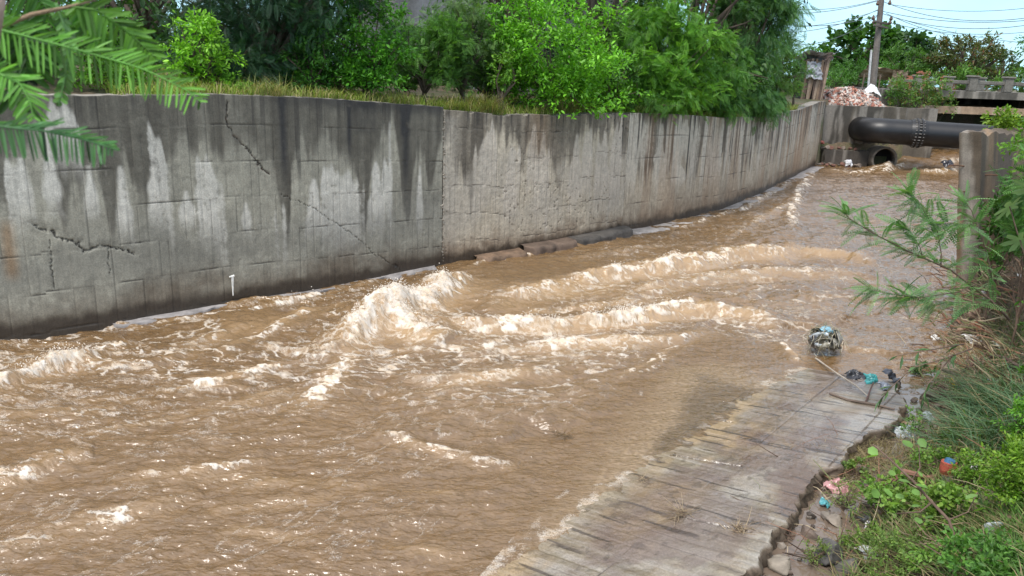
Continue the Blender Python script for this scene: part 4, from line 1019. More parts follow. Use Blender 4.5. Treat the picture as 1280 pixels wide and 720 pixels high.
# row along the wall top, near to far
shr('shrub', 60, 128, -60, 12.4, 250, 7500, .075, 'broad', GM, GB, 'bright leafy bush at the far left behind the blurred fern fronds', 'bush', 401, None, 30, .42)
shr('shrub', 140, 128, 64, 12.5, 130, 2600, .06, 'broad', GB, GY_, 'low light green bush spilling over the wall top below the long frond', 'bush', 402, None, 12, .45)
shr('shrub', 250, 112, 12, 13.6, 95, 3600, .075, 'broad', (.11, .27, .02), (.22, .44, .04), 'small upright bright yellow-green bush on the wall top right of the fronds', 'bush', 403, None, 24, .30)
shr('shrub', 290, 116, 96, 13.4, 50, 500, .07, 'broad', GB, GY_, 'lowest tuft-like leafy bush at the wall edge beside the grass', 'bush', 404, None, 6, .5)
shr('tree', 340, 112, -190, 15.6, 270, 12000, .20, 'frond', (.016, .048, .026), (.035, .085, .042), 'dark blue-green feathery tree with heavy crown left of centre', 'tree', 405, None, 46, .30, droop=.55, trunk=.13, hang=-.1)
shr('shrub', 458, 114, -25, 15.2, 104, 6000, .085, 'broad', (.035, .125, .015), (.08, .24, .02), 'mid green column-shaped bush between the dark feathery tree and the grey building', 'bush', 406, None, 34, .32)
shr('shrub', 530, 108, 14, 17.0, 116, 4200, .16, 'fronds', GF, GF2, 'soft feathery low bush in front of the grey building', 'bush', 407, None, 18, .35, droop=.35)
shr('shrub', 578, 108, -18, 17.6, 84, 3600, .16, 'fronds', (.06, .115, .045), (.11, .19, .06), 'slender greyish feathery sapling right of the grey building gap', 'bush', 408, None, 22, .32, droop=.35)
shr('shrub', 690, 146, -30, 17.5, 196, 15500, .10, 'broad', (.065, .19, .015), (.16, .38, .03), 'biggest bright green round bush leaning out over the middle of the wall', 'bush', 409, None, 60, .27, hang=.1)
shr('shrub', 625, 118, 60, 17.2, 50, 900, .085, 'broad', GB, (.15, .28, .04), 'small leafy offshoot at the left foot of the biggest round bush', 'bush', 410, None, 9, .4)
shr('shrub', 826, 150, 2, 20.0, 176, 7500, .24, 'frond', (.05, .15, .02), (.14, .30, .035), 'feathery yellow-green bush between the round bush and the weeping tree', 'bush', 411, None, 44, .27, droop=.5, hang=.3)
shr('shrub', 800, 152, 92, 19.6, 110, 1100, .2, 'frond', GF, GF2, 'low feathery spray hanging over the wall edge at the dark joint', 'bush', 412, None, 14, .4, droop=.6, hang=.5)
shr('tree', 926, 156, -120, 24.0, 112, 11000, .26, 'frond', (.045, .12, .045), (.10, .21, .06), 'tall weeping feathery tree drooping over the wall where it curves away', 'tree', 413, None, 80, .25, droop=1.1, trunk=.13, hang=.5)
shr('shrub', 962, 136, 20, 27.5, 60, 2000, .22, 'frond', (.06, .13, .03), (.13, .23, .05), 'lighter feathery bush at the right edge of the weeping tree', 'bush', 414, None, 26, .3, droop=.7)
shr('shrub', 992, 120, 72, 31, 34, 700, .16, 'fronds', GF, GF2, 'small bush left of the plank shack', 'bush', 415, None, 10, .4)
shr('shrub', 755, 150, 70, 18.8, 80, 2400, .10, 'broad', (.05, .15, .015), (.13, .30, .03), 'leafy bush filling the gap right of the biggest round bush at the wall edge', 'bush', 416, None, 16, .38, hang=.2)
shr('shrub', 882, 158, 40, 21.5, 90, 3400, .24, 'frond', (.045, .13, .03), (.11, .24, .045), 'feathery bush between the yellow-green bush and the weeping tree', 'bush', 417, None, 28, .3, droop=.7, hang=.5)
shr('shrub', 392, 112, 30, 15.0, 80, 2600, .085, 'broad', (.03, .10, .02), (.07, .19, .03), 'mid green bush just left of the column-shaped bush', 'bush', 418, None, 20, .36)
shr('shrub', 610, 118, 10, 18.2, 90, 2600, .10, 'broad', (.045, .14, .02), (.11, .26, .03), 'bush behind the left shoulder of the biggest round bush', 'bush', 419, None, 20, .36)
# second and third rows, leaf colour darkened for shade behind the front bushes
G2 = 'dark trees filling the background behind the wall'
back = [(-90, 20, 330, 'leftmost dark tree beyond the wall, behind the fern fronds'), (60, 21, 300, 'dark tree behind the bright bush at the far left'), (180, 19.5, 230, 'dark tree behind the small upright yellow-green bush'),
        (395, 21, 200, 'dark tree filling the gap behind the feathery blue-green tree'), (640, 24, 200, 'dark tree behind the left half of the biggest round bush'),
        (745, 22.5, 180, 'dark tree behind the right half of the biggest round bush'), (850, 25, 200, 'dark tree behind the feathery yellow-green bush'), (925, 30, 130, 'dark tree behind the weeping tree')]
for i, (px, Y, w, lab) in enumerate(back):
    shr('tree', px, 112, -230, Y, w*1.15, 5200, .17, 'broad', (.018, .050, .014), (.05, .115, .026), lab, 'tree', 430+i, G2, 44, .30, trunk=.16, droop=.35)
for i, (px, Y) in enumerate(((0, 30), (160, 31), (320, 30), (660, 33), (800, 34), (900, 38))):
    shr('tree', px, 100, -160, Y, 190, 3200, .26, 'dia', (.010, .024, .010), (.024, .05, .018), ['far back tree at the left edge', 'far back tree above the fronds', 'far back tree behind the dark feathery crown', 'far back tree above the round bush', 'far back tree above the feathery bush', 'far back tree behind the weeping crown'][i], 'tree', 450+i, G2, 26, .42, trunk=.2)
# small fill under the trees
for i, (px, Y, w, t) in enumerate(((340, 17.5, 90, 74), (420, 17, 60, 80), (505, 19.5, 60, 74), (610, 20, 70, 70), (760, 20, 60, 70), (870, 22.5, 60, 84), (905, 24, 70, 90))):
    shr('shrub', px, 110, t, Y, w*1.5, 1900, .09, 'broad', (.03, .09, .016), (.07, .16, .03), ['low dark bush under the feathery blue-green tree', 'low bush at the left foot of the column-shaped bush', 'low bush at the foot of the grey building', 'low bush left of the round bush, further back', 'low bush right behind the round bush', 'low bush under the feathery bush', 'low bush under the weeping tree'][i], 'bush', 470+i, 'low bushes under the trees', 10, .42)
# far right beyond the end wall
shr('tree', 1078, 92, 24, 62, 110, 2600, .42, 'round', (.025, .075, .018), (.06, .14, .03), 'dark round-leaved tree with loose sprays left of and behind the pole', 'tree', 481, None, 46, .17, trunk=.25, dens=.1)
shr('tree', 1140, 90, 36, 66, 80, 1500, .40, 'round', (.02, .055, .018), (.045, .10, .03), 'round-leaved tree with loose sprays just right of the pole', 'tree', 482, None, 30, .2, trunk=.25)
shr('tree', 1205, 96, 38, 56, 112, 5200, .26, 'dia', (.055, .075, .030), (.10, .12, .045), 'broad domed tree with a reddish tinge above the bridge', 'tree', 483, None, 46, .24, trunk=.25, cc=(.16, .07, .04), flat=.6)
shr('tree', 1252, 102, 62, 54, 30, 700, .22, 'dia', (.03, .06, .025), (.06, .10, .04), 'thin ragged edge tree right of the domed tree', 'tree', 484, None, 16, .22, trunk=.1)
shr('shrub', 1128, 104, 55, 58, 90, 2600, .24, 'dia', (.05, .12, .025), (.09, .18, .04), 'pale green thicket between the pole and the domed tree', 'bush', 485, None, 26, .3)
shr('hedge', 1072, 112, 77, 50, 95, 5200, .16, 'dia', (.035, .10, .018), (.07, .17, .03), 'dense creeper-covered hedge behind the brick rubble heap', 'hedge', 486, None, 34, .5, flat=1.0)
shr('shrub', 1010, 96, 58, 56, 60, 1300, .24, 'dia', GM, GB, 'bush behind the plank shack', 'bush', 487, None, 16, .35)
shr('shrub', 1148, 133, 92, 40.6, 96, 3600, .15, 'dia', (.065, .13, .03), (.12, .21, .05), 'loose light green bush spilling over the end wall right of the rubble', 'bush', 488, None, 30, .32, hang=.3, cc=(.20, .13, .06))
shr('shrub', 1120, 122, 95, 41.5, 36, 800, .13, 'dia', GF, GF2, 'small bush at the foot of the leaning pole', 'bush', 489, None, 10, .4)
shr('shrub', 1225, 112, 84, 50, 110, 2600, .2, 'dia', (.05, .12, .02), (.10, .2, .035), 'dense green scrub beyond the bridge parapet', 'bush', 490, None, 20, .35)
shr('tree', 1320, 110, 20, 58, 120, 2600, .3, 'dia', GM, GB, 'tree just beyond the right edge of the picture past the bridge', 'tree', 491, None, 26, .3, trunk=.2)
shr('shrub', 1042, 108, 84, 44, 30, 700, .13, 'dia', GF, GF2, 'small bush right of the plank shack', 'bush', 492, None, 8, .4)
# wood closing the horizon
rs = np.random.RandomState(77); n = 15000; th = rs.uniform(-1.2, 1.25, n); R_ = rs.uniform(95, 125, n); h = rs.rand(n)**.8*(3.2+3*vn(th*9, th*0, 3))
p = np.stack([R_*np.sin(th), R_*np.cos(th), 2.6+h], -1); d = rs.normal(size=(n, 3))
V, F = place(DIAV, DIAF, p, d, rs.uniform(.8, 1.6, n), None, rs)
tag(mk('distant_woodland', V, F, M_leaf, None, lcol(n, 4, (.03, .06, .025), (.06, .11, .04), rs, 1.0)), 'distant line of trees on the horizon', 'woodland', None, 'stuff')
# ------------------------------------------------------------------ grass
def grass(name, P, hgt, wid, lean, ca, cb, rs, label, cat='grass', cdry=None, dry=.2, lab=True, base=None):
    n = len(P); az = rs.uniform(0, 2*PI, n); h = hgt*(.5+rs.rand(n)); ln = lean*(.3+rs.rand(n)); d = np.stack([np.cos(az), np.sin(az), 0*az], -1)
    if base is not None: d = norm(d+base)
    s = np.stack([-d[:, 1], d[:, 0], 0*az], -1); V = []
    for t, w in ((0, 1), (.45, .8), (.8, .45), (1, .0)):
        c = P+d*(ln*h)[:, None]*(t**1.8)+np.array([0, 0, 1.])*(h*(t-.35*ln*t*t))[:, None]
        if w > 0: V += [c-s*wid*w/2, c+s*wid*w/2]
        else: V += [c]
    V = np.stack(V, 1).reshape(-1, 3); q = np.arange(n)[:, None, None]*7
    F = (np.array([[0,1,3],[0,3,2],[2,3,5],[2,5,4],[4,5,6]])[None]+q).reshape(-1, 3)
    t = rs.rand(n, 1); c = np.asarray(ca)*(1-t)+np.asarray(cb)*t
    if cdry is not None: c = np.where(rs.rand(n, 1) < dry, np.asarray(cdry)*(.7+.5*rs.rand(n, 1)), c)
    o = mk(name, V, F, M_grass, None, np.repeat(c*(.8+.4*rs.rand(n, 1)), 7, 0))
    return tag(o, label, cat, None, 'stuff')
rs = np.random.RandomState(31)
n = 26000; s = rs.uniform(s_of_px(150, 3), s_of_px(1010, 3), n); off = .12+rs.rand(n)**1.4*2.2
cl = fbm(s*1.1, off*1.5, 601, 3); kp = cl > .38+.0*s; s = s[kp]; off = off[kp]
x, y = wallxy(s); nx, ny = wallnrm(s); gx_ = x-nx*off; gy_ = y-ny*off; P = np.stack([gx_, gy_, land_z(gx_, gy_)], -1); P[:, 2] = np.maximum(P[:, 2]-.02, topz(s)-.03)
grass('verge_grass', P, .21, .012, .9, (.15, .25, .03), (.30, .37, .07), rs, 'short straw-tinged green grass along the top of the left wall', cdry=(.36, .30, .15), dry=.28)
# overhanging tufts, each a clump one can point at
for i, (px, n, hh, lab) in enumerate(((618, 420, .42, 'yellowish grass tussock hanging over the wall edge right of the wall joint'), (580, 300, .3, 'small grass tussock on the wall edge just left of the hanging tussock'), (345, 320, .34, 'tall seeding grass tuft on the wall top under the dark feathery tree'), (505, 300, .24, 'grass tuft on the wall top below the grey building'), (725, 260, .3, 'dry straw tuft hanging at the right foot of the round bush'), (420, 200, .2, 'low grass tuft on the wall edge left of the column-shaped bush'))):
    s0 = s_of_px(px, 3); s = s0+rs.normal(0, .22, n); off = .12+np.abs(rs.normal(0, .22, n)); x, y = wallxy(s); nx, ny = wallnrm(s)
    P = np.stack([x-nx*off, y-ny*off, topz(s)-.03], -1); bx0, by0 = wallnrm(s0)
    o = grass('grass_tuft', P, hh, .009, 1.1, (.13, .20, .04), (.26, .29, .09), rs, lab, 'grass', (.40, .33, .16), .3, base=np.array([float(bx0), float(by0), 0])*(.9 if i in (0, 1, 4) else .2))
    o['kind'] = 'thing'
# earth mound with red-brown twigs seen under the dark tree
q = aty(395, 98, 16.2)
mb = MB()
for k in range(90):
    a = q+np.array([random.gauss(0, .5), random.gauss(0, .25), random.uniform(-.25, .05)]); b = a+np.array([random.uniform(-.5, .5), random.gauss(0, .2), random.uniform(-.12, .22)]); mb.tube(crest(a, b, 4, .02, -.05), [.012, .01, .008, .005], 5, (.16, .08, .05))
tag(mb.build('brush_pile', M_rock), 'pile of reddish dead twigs on the wall top beside the column-shaped bush', 'twigs', None, 'stuff')
# ------------------------------------------------------------------ grey building behind
gb = aty(520, 60, 27); bl = empty('grey_building', (gb[0], 27, 2.8), 'grey rendered building glimpsed through the gap between the bushes', 'building')
bx0 = float(aty(440, 60, 27)[0]); bx1 = float(aty(790, 60, 27)[0])
slabmesh('wall', (bx0, 27, 2.6), (1, 0), bx1-bx0, 4.2, 5, bl, 91, (.16, .17, .185), .2, .01, None, .35)
mb = MB(); mb.box(((bx0+bx1)/2, 29.5, 6.95), (bx1-bx0+.6, 5.8, .18), None, (.25, .24, .23), .02); mb.build('roof', M_rock, bl)
for px in (500, 590, 700):
    x = float(aty(px, 30, 27)[0]); mb = MB(); mb.box((x, 26.98, 4.6), (1.1, .08, 1.2), None, (.12, .12, .12), .01); wf = mb.build('window', M_rock, bl)
    mb = MB(); mb.box((x, 26.93, 4.6), (.95, .03, 1.05), None, (.02, .022, .028), .004); mb.build('pane', M_plast, wf)
# ------------------------------------------------------------------ near overhanging fronds, top left
def near_frond(root, pts, L_leaf, nleaf, wid, ca, cb, seed, rib=.0016, down=.75, end=.5, sides=(1, -1), name='frond', pose=None):
    """a pinnate leaf as bought by the eye: curved midrib and oblong leaflets hanging from both sides"""
    rs = np.random.RandomState(seed); pts = np.array(pts); k = np.linspace(0, len(pts)-1, 60)
    C = np.stack([np.interp(k, np.arange(len(pts)), pts[:, j]) for j in range(3)], -1)
    for _ in range(6): C[1:-1] = (C[:-2]+2*C[1:-1]+C[2:])/4
    mb = MB(); mb.tube(C, list(np.linspace(rib, rib*.45, 60)), 6, tuple(np.array(cb)*1.2)); fr = mb.build(name, M_leafnear, root, True)
    V = []; F = []; Cc = []; cum = np.r_[0, np.cumsum(np.linalg.norm(np.diff(C, axis=0), axis=1))]
    for i in range(nleaf):
        t = .06+.94*(i+.5)/nleaf; c = np.array([np.interp(t*cum[-1], cum, C[:, j]) for j in range(3)])
        c2 = np.array([np.interp(min(1, t+.03)*cum[-1], cum, C[:, j]) for j in range(3)]); tg = norm(c2-c) if t < .97 else tg
        vw = norm(c-CAM); sd = norm(np.cross(tg, vw))
        if sd[2] > 0: sd = -sd
        for s in sides:
            l = L_leaf*(math.sin(PI*min(.9, .22+.66*t))**.55)*rs.uniform(.88, 1.08)*(end if t > .96 else 1)
            if s > 0: dv = norm(sd*1.0+np.array([0, 0, -.35])+tg*.3+rs.normal(size=3)*.13)
            else: dv = norm(-sd*down+tg*.85+vw*rs.uniform(-.5, .5)+rs.normal(size=3)*.16)
            w = norm(np.cross(dv, vw)+rs.normal(size=3)*.25)*wid*rs.uniform(.85, 1.1)
            nn = norm(np.cross(dv, w)); n0 = len(V)
            tone = np.array(ca)*(1-rs.rand()*.9)+np.array(cb)*rs.rand()*.9
            prof = ((0, .15), (.10, .8), (.35, 1.0), (.7, .95), (.92, .6), (1, .05))
            for (q, ww) in prof:
                m_ = c+dv*l*q-np.array([0, 0, 1])*l*.10*q*q
                V += [m_-w*ww/2+nn*wid*.12, m_-nn*wid*.06, m_+w*ww/2+nn*wid*.12]; Cc += [tone, tone*1.15, tone*.95]
            for j in range(5):
                a = n0+j*3; F += [[a, a+1, a+4, a+3], [a+1, a+2, a+5, a+4]]
    mk('leaflets', V, np.array(F), M_leafnear, fr, np.array(Cc), True)
DN = 1.05
def nf(p, d=DN): return aty(p[0], p[1], d)
A0 = nf((-30, 45), 1.0); nb = empty('overhanging_branch', A0, 'out-of-focus feathery branch hanging into the top left corner close to the lens', 'branch')
mb = MB(); mb.tube([nf((-90, 62), 1.02), nf((-10, 38), 1.0), nf((40, 18), 1.02), nf((85, 9), 1.05), nf((112, 2), 1.06), nf((150, -40), 1.1)], [.0036, .0032, .0028, .0022, .002, .002], 8, (.30, .20, .12)); mb.build('stem', M_rock, nb, True)
mb = MB(); mb.tube([nf((-12, 60), .9), nf((4, -30), .9)], [.008, .006], 8, (.34, .25, .2)); mb.build('stem', M_rock, nb, True)
LA, LB = (.11, .26, .05), (.21, .42, .11)
near_frond(nb, [nf((-60, 25), 1.0), nf((5, 38), 1.0), nf((90, 60), 1.02), nf((180, 86), 1.04), nf((232, 112), 1.05), nf((252, 128), 1.06)], .038, 44, .0032, LA, LB, 1)
near_frond(nb, [nf((-60, 150), .85), nf((0, 158), .86), nf((60, 164), .87), nf((110, 176), .88), nf((142, 186), .88)], .031, 38, .0030, (.07, .18, .08), (.14, .28, .13), 2, .0016, .45)
near_frond(nb, [nf((-40, 88), .95), nf((0, 92), .95), nf((25, 104), .95), nf((38, 128), .95), nf((42, 148), .95)], .030, 24, .0036, LA, LB, 3)
near_frond(nb, [nf((85, 8), 1.05), nf((120, 12), 1.06), nf((160, 40), 1.08), nf((195, 72), 1.09)], .034, 24, .005, (.07, .17, .03), (.14, .28, .06), 4)
near_frond(nb, [nf((70, 4), 1.05), nf((78, 26), 1.05), nf((88, 52), 1.05), nf((84, 85), 1.05), nf((80, 105), 1.05), nf((73, 132), 1.05)], .014, 18, .006, (.10, .22, .08), (.18, .33, .13), 5, .002)
near_frond(nb, [nf((98, -6), 1.06), nf((108, 22), 1.07), nf((126, 52), 1.08)], .028, 13, .007, (.09, .21, .05), (.16, .32, .08), 6)
near_frond(nb, [nf((-20, 10), 1.1), nf((30, 50), 1.1), nf((35, 100), 1.1)], .045, 26, .005, (.03, .09, .02), (.06, .15, .03), 7)
near_frond(nb, [nf((20, -30), 1.12), nf((60, 10), 1.12), nf((40, 90), 1.12)], .05, 26, .005, (.03, .09, .02), (.06, .15, .03), 8)
near_frond(nb, [nf((-50, 60), 1.12), nf((-10, 80), 1.12), nf((20, 130), 1.12)], .036, 16, .0065, (.035, .10, .02), (.06, .15, .03), 9)
# ------------------------------------------------------------------ sapling over the water, right
G_ = lambda px, py, Y: aty(px, py, Y)
sp = G_(1262, 402, 8.6); sap = empty('sapling', sp, 'thin feathery-leaved sapling reaching out over the water from the right bank', 'sapling')
br_ = [([(1262, 400, 8.6), (1215, 352, 8.5), (1160, 326, 8.4), (1110, 302, 8.3), (1075, 282, 8.2), (1055, 262, 8.2)], .014),
       ([(1176, 334, 8.45), (1175, 305, 8.5), (1165, 275, 8.5), (1148, 255, 8.5), (1136, 240, 8.5)], .008),
       ([(1222, 278, 8.6), (1200, 278, 8.6), (1168, 281, 8.6)], .006), ([(1220, 355, 8.5), (1180, 375, 8.3), (1120, 368, 8.2), (1085, 360, 8.2)], .007),
       ([(1240, 380, 8.5), (1190, 378, 8.4), (1150, 376, 8.3), (1115, 370, 8.2)], .006), ([(1153, 322, 8.4), (1145, 300, 8.4), (1130, 285, 8.4)], .005), ([(1250, 372, 8.6), (1240, 330, 8.7), (1224, 280, 8.7), (1205, 250, 8.7)], .009)]
mb = MB(); tips = []
rs = np.random.RandomState(9)
for pts, r in br_:
    P_ = [G_(*p) for p in pts]; P_ = [P_[0]]+[(a+b)/2+np.array([random.gauss(0, .012), 0, random.gauss(0, .012)]) for a, b in zip(P_[:-1], P_[1:])]+[P_[-1]]
    mb.tube(P_, list(np.linspace(r, r*.25, len(P_))), 6, (.13, .055, .035)); 
    for i in range(1, len(P_)-0):
        a = P_[i]; dv = norm(P_[min(i+1, len(P_)-1)]-P_[i-1])
        for _ in range(18 if i > 1 else 4): tips.append((a+(P_[i-1]-P_[i])*rs.rand(), norm(dv*.5+rs.normal(size=3)*np.array([.6, .6, .5])+np.array([-.25, 0, .0]))))
mb.build('stem', M_twig, sap, True)
tp = np.array([t[0] for t in tips]); td = np.array([t[1] for t in tips]); 
SF = frond(13, .17, .042, .25, .45)
V, F = place(*SF, tp, td, .15+.19*rs.rand(len(tp)), None, rs, 1.6)
mk('foliage', V, F, M_leaf, sap, lcol(len(tp), len(SF[0]), (.07, .16, .06), (.14, .25, .10), rs, 1.0))
# drooping twigs below (over the puddle)
sp = G_(1200, 440, 8.2); sap2 = empty('sapling', sp, 'lower drooping twig with narrow leaves hanging in front of the slab corner', 'sapling')
mb = MB(); tips = []
for pts in ([(1215, 436, 8.3), (1180, 448, 8.0), (1140, 460, 7.8), (1112, 486, 7.7), (1100, 500, 7.7)], [(1190, 446, 8.1), (1160, 480, 7.9), (1150, 505, 7.8)], [(1205, 430, 8.3), (1165, 437, 8.0), (1120, 445, 7.8)]):
    P_ = [G_(*p) for p in pts]; mb.tube(P_, list(np.linspace(.008, .003, len(P_))), 6, (.10, .09, .05))
    for i in range(1, len(P_)):
        for _ in range(4): tips.append((P_[i]+(P_[i-1]-P_[i])*rs.rand(), norm(norm(P_[i]-P_[i-1])*.8+rs.normal(size=3)*.45+np.array([0, 0, -.3]))))
mb.build('stem', M_twig, sap2, True)
tp = np.array([t[0] for t in tips]); td = np.array([t[1] for t in tips]); V, F = place(DIAV*np.array([1, .5, 1]), DIAF, tp, td, .10+.10*rs.rand(len(tp)), None, rs, 1.6)
mk('foliage', V, F, M_leaf, sap2, lcol(len(tp), 4, (.045, .10, .045), (.09, .16, .07), rs, 1.0))
# ------------------------------------------------------------------ right bank vegetation
def bankplant(name, px, py, pyt, wpx, nl, size, tpl, ca, cb, label, cat, seed, Y=None, nc=14, cr=.42, **kw):
    ca = np.array(ca)*.78; cb = np.array(cb)*np.array([.85, .78, .85]); q = hit(px, py)
    if Y is not None: x_ = float(aty(px, py, Y)[0]); q = np.array([x_, Y, bz(x_, Y)])
    Y = q[1]; c0 = aty(px, py, Y); c1 = aty(px, pyt, Y); hw = wpx/2*Y/FPX; h = max(.25, c1[2]-c0[2]); rs_ = np.random.RandomState(seed)
    c = np.array([c0[0], Y, c0[2]+h/2]); cl = ell(c, np.array([hw, hw*.8, h/2])*.8, nc, cr*min(hw, h/2)*1.2, rs_, low=c0[2]-.1)
    return plant(name, [c0[0], Y, min(q[2], c0[2])], cl, nl, size, tpl, ca, cb, label, cat, kw.pop('group', None), seed, trunk=kw.pop('trunk', .015), parts=('stem', 'foliage'), bark=M_twig, **kw)
shrp = [
 ('shrub', 1290, 300, 100, 105, 5600, .07, 'broad', GB, GY_, 'bright small-leaved climber over the top of the broken right wall', 'bush', 701, 40, .34, 12.0),
 ('shrub', 1250, 200, 128, 50, 1500, .07, 'broad', (.12, .24, .02), (.24, .38, .05), 'yellow-green leafy top of the climber over the wall beside the pipe', 'bush', 713, 14, .4, 14.5),
 ('shrub', 1282, 340, 165, 60, 1300, .20, 'frond', (.05, .15, .04), (.12, .26, .06), 'feathery fronded shrub at the right edge beside the climber', 'bush', 702, 20, .36, 10.5),
 ('shrub', 1245, 335, 225, 60, 1800, .07, 'broad', (.03, .10, .02), (.07, .18, .03), 'dark leafy weed at the foot of the broken wall', 'weed', 710, 16, .4, 11.6),
 ('shrub', 1285, 505, 440, 40, 600, .05, 'broad', GM, GB, 'dark leafy weed at the right edge below the tangle', 'weed', 716, 16, .36),
 ('shrub', 1075, 690, 655, 70, 900, .030, 'broad', (.10, .20, .03), (.2, .32, .06), 'low weed between the dark blocky stone and the pink scrap', 'weed', 720, 12, .4),
 ('shrub', 1015, 705, 680, 50, 420, .026, 'dia', (.13, .2, .04), (.22, .3, .09), 'sparse weed over the slab edge at the bottom', 'weed', 721, 9, .4),
 ('shrub', 1210, 560, 520, 90, 900, .034, 'broad', (.06, .15, .03), (.13, .24, .05), 'leafy weed in the middle of the long grass', 'weed', 722, 14, .4),
 ('shrub', 1180, 500, 470, 60, 420, .032, 'dia', (.07, .14, .04), (.14, .22, .06), 'thin weed at the foot of the tangle by the slab corner', 'weed', 723, 9, .4),
 ('shrub', 1150, 470, 448, 40, 260, .05, 'dia', (.05, .12, .04), (.10, .18, .06), 'narrow-leaved weed at the left rim of the tangle', 'weed', 724, 6, .4),
 ('shrub', 1165, 600, 560, 60, 500, .034, 'round', (.12, .24, .04), (.2, .33, .07), 'pale weed just left of the red and blue capped bundle', 'weed', 717, 10, .4),
 ('shrub', 1070, 600, 572, 50, 360, .030, 'round', (.12, .22, .04), (.2, .30, .07), 'small pale weed over the broken slab edge by the straw', 'weed', 718, 8, .4),
 ('shrub', 1170, 725, 690, 90, 1100, .034, 'broad', (.10, .22, .04), (.19, .33, .06), 'light green weed at the bottom edge right of the white bag', 'weed', 719, 14, .4),
 ('shrub', 1308, 450, 330, 70, 1500, .06, 'broad', GM, GB, 'leafy shrub at the right edge above the tangle of debris', 'bush', 703, 24, .36),
 ('shrub', 1275, 640, 545, 120, 4600, .036, 'broad', (.10, .22, .02), (.21, .36, .04), 'yellow-green small-leaved bush on the bank at the right edge', 'bush', 704, 34, .32),
 ('shrub', 1282, 565, 490, 70, 2600, .036, 'broad', (.07, .20, .02), (.15, .34, .04), 'bright green bush at the right edge above the yellow-green one', 'bush', 705, 24, .34),
 ('shrub', 1212, 620, 560, 60, 1500, .030, 'broad', (.09, .20, .02), (.19, .33, .045), 'yellow-green leafy sprig right of the red and blue capped bundle', 'weed', 714, 16, .36),
 ('shrub', 1225, 735, 668, 150, 2600, .040, 'broad', (.06, .16, .03), (.12, .27, .05), 'low broad-leaved weed patch at the bottom right corner', 'weed', 706, 26, .4),
 ('shrub', 1110, 652, 592, 100, 1300, .036, 'round', (.12, .24, .04), (.20, .33, .07), 'pale leafy weed left of the thick red stem', 'weed', 707, 18, .4),
 ('shrub', 1185, 668, 605, 100, 1500, .036, 'round', (.10, .21, .03), (.20, .32, .06), 'pale leafy weed around the lower end of the red stem', 'weed', 708, 18, .4),
 ('shrub', 1140, 545, 505, 36, 320, .040, 'broad', (.10, .22, .04), (.19, .32, .07), 'small light green weed at the broken slab edge', 'weed', 709, 8, .45),
 ('shrub', 1120, 722, 672, 150, 2600, .028, 'dia', (.10, .19, .04), (.19, .29, .07), 'grassy low weed at the bottom edge among the stones', 'weed', 711, 22, .4),
 ('shrub', 1055, 640, 600, 60, 600, .024, 'dia', (.12, .19, .04), (.21, .29, .08), 'sparse yellowish weed on the bank below the pink scrap', 'weed', 712, 10, .4)]
for a in shrp: bankplant(*a[:13], Y=(a[15] if len(a) > 15 else None), nc=a[13], cr=a[14], dens=.2)
# big lobed leaf
lob = empty('papaya_plant', aty(1300, 330, 7.0), 'large pale lobed leaf at the right edge beside the broken wall', 'plant')
for (px, py, Y, sz, az) in ((1262, 258, 7.0, .30, 3.3), (1275, 300, 7.0, .26, 2.6), (1292, 235, 7.0, .3, 1.9)):
    c = aty(px, py, Y); V = [[0, 0, 0]]; n = 84
    for k in range(n):
        th = 2*PI*k/n; r = .35+.65*abs(math.cos(th*3.5))**1.3*(1+.12*math.sin(th*21)); r *= .8+.2*math.cos(th); V.append([r*math.cos(th), r*math.sin(th), -.25*r*r+.05*math.cos(th*7)])
    V = np.array(V)*sz*.6 @ eul(.9, .3, az).T+c; F = np.array([[0, 1+k, 1+(k+1) % n] for k in range(n)])
    mk('leaf', V, F, M_leaf, lob, np.tile([.16, .25, .14], (n+1, 1)))
    mb = MB(); mb.tube([c, c+np.array([.15, .05, -.25]), aty(1300, 340, 7.0)], [.005, .006, .008], 6, (.14, .2, .08)); mb.build('stalk', M_twig, lob, True)
# greyish long grass on the bank
def bankgrass(n, cpx, spx, hgt, wid, lean, ca, cb, seed, label, dry, base, thin=1):
    rs = np.random.RandomState(seed); P = []
    H = [hit(cpx[0]+rs.normal()*spx[0], cpx[1]+rs.normal()*spx[1]) for _ in range(n//12)]
    for q in H:
        if q[2] < .03 and cpx[0] != 1075: continue
        P.append(q[None]+rs.normal(size=(12, 3))*np.array([.07, .07, 0]))
    P = np.concatenate(P); P[:, 2] = np.maximum(bank_z(P[:, 0], P[:, 1])[0], 0)-.02
    return grass('bank_grass', P, hgt, wid, lean, ca, cb, rs, label, 'grass', (.30, .24, .13), dry, base=np.array(base))
bankgrass(2600, (1225, 522), (42, 28), .40, .016, 1.3, (.06, .13, .06), (.15, .24, .12), 1, 'long grey-green grass leaning down the bank slope', .15, (-.7, -.5, 0))
bankgrass(3600, (1160, 590), (60, 38), .20, .014, 1.1, (.08, .14, .035), (.16, .23, .06), 2, 'short mixed grass among the litter on the bank', .35, (-.3, -.2, 0))
bankgrass(4200, (1120, 690), (90, 26), .18, .013, 1.2, (.10, .16, .04), (.17, .23, .07), 3, 'thin straw-coloured grass at the bottom edge of the bank', .45, (-.4, 0, 0))
bankgrass(1800, (1075, 575), (26, 16), .16, .007, 1.6, (.20, .18, .08), (.28, .22, .12), 4, 'matted dry straw beside the slab edge', .8, (-.5, -.3, 0))
bankgrass(500, (1268, 430), (14, 34), .34, .007, 1.4, (.06, .12, .045), (.12, .2, .07), 5, 'grass hanging over the debris tangle at the right', .25, (-.8, -.3, 0))
bankgrass(2800, (1255, 690), (34, 40), .16, .014, 1.0, (.06, .14, .03), (.13, .23, .05), 6, 'green grass in the bottom right corner', .15, (0, 0, 0))
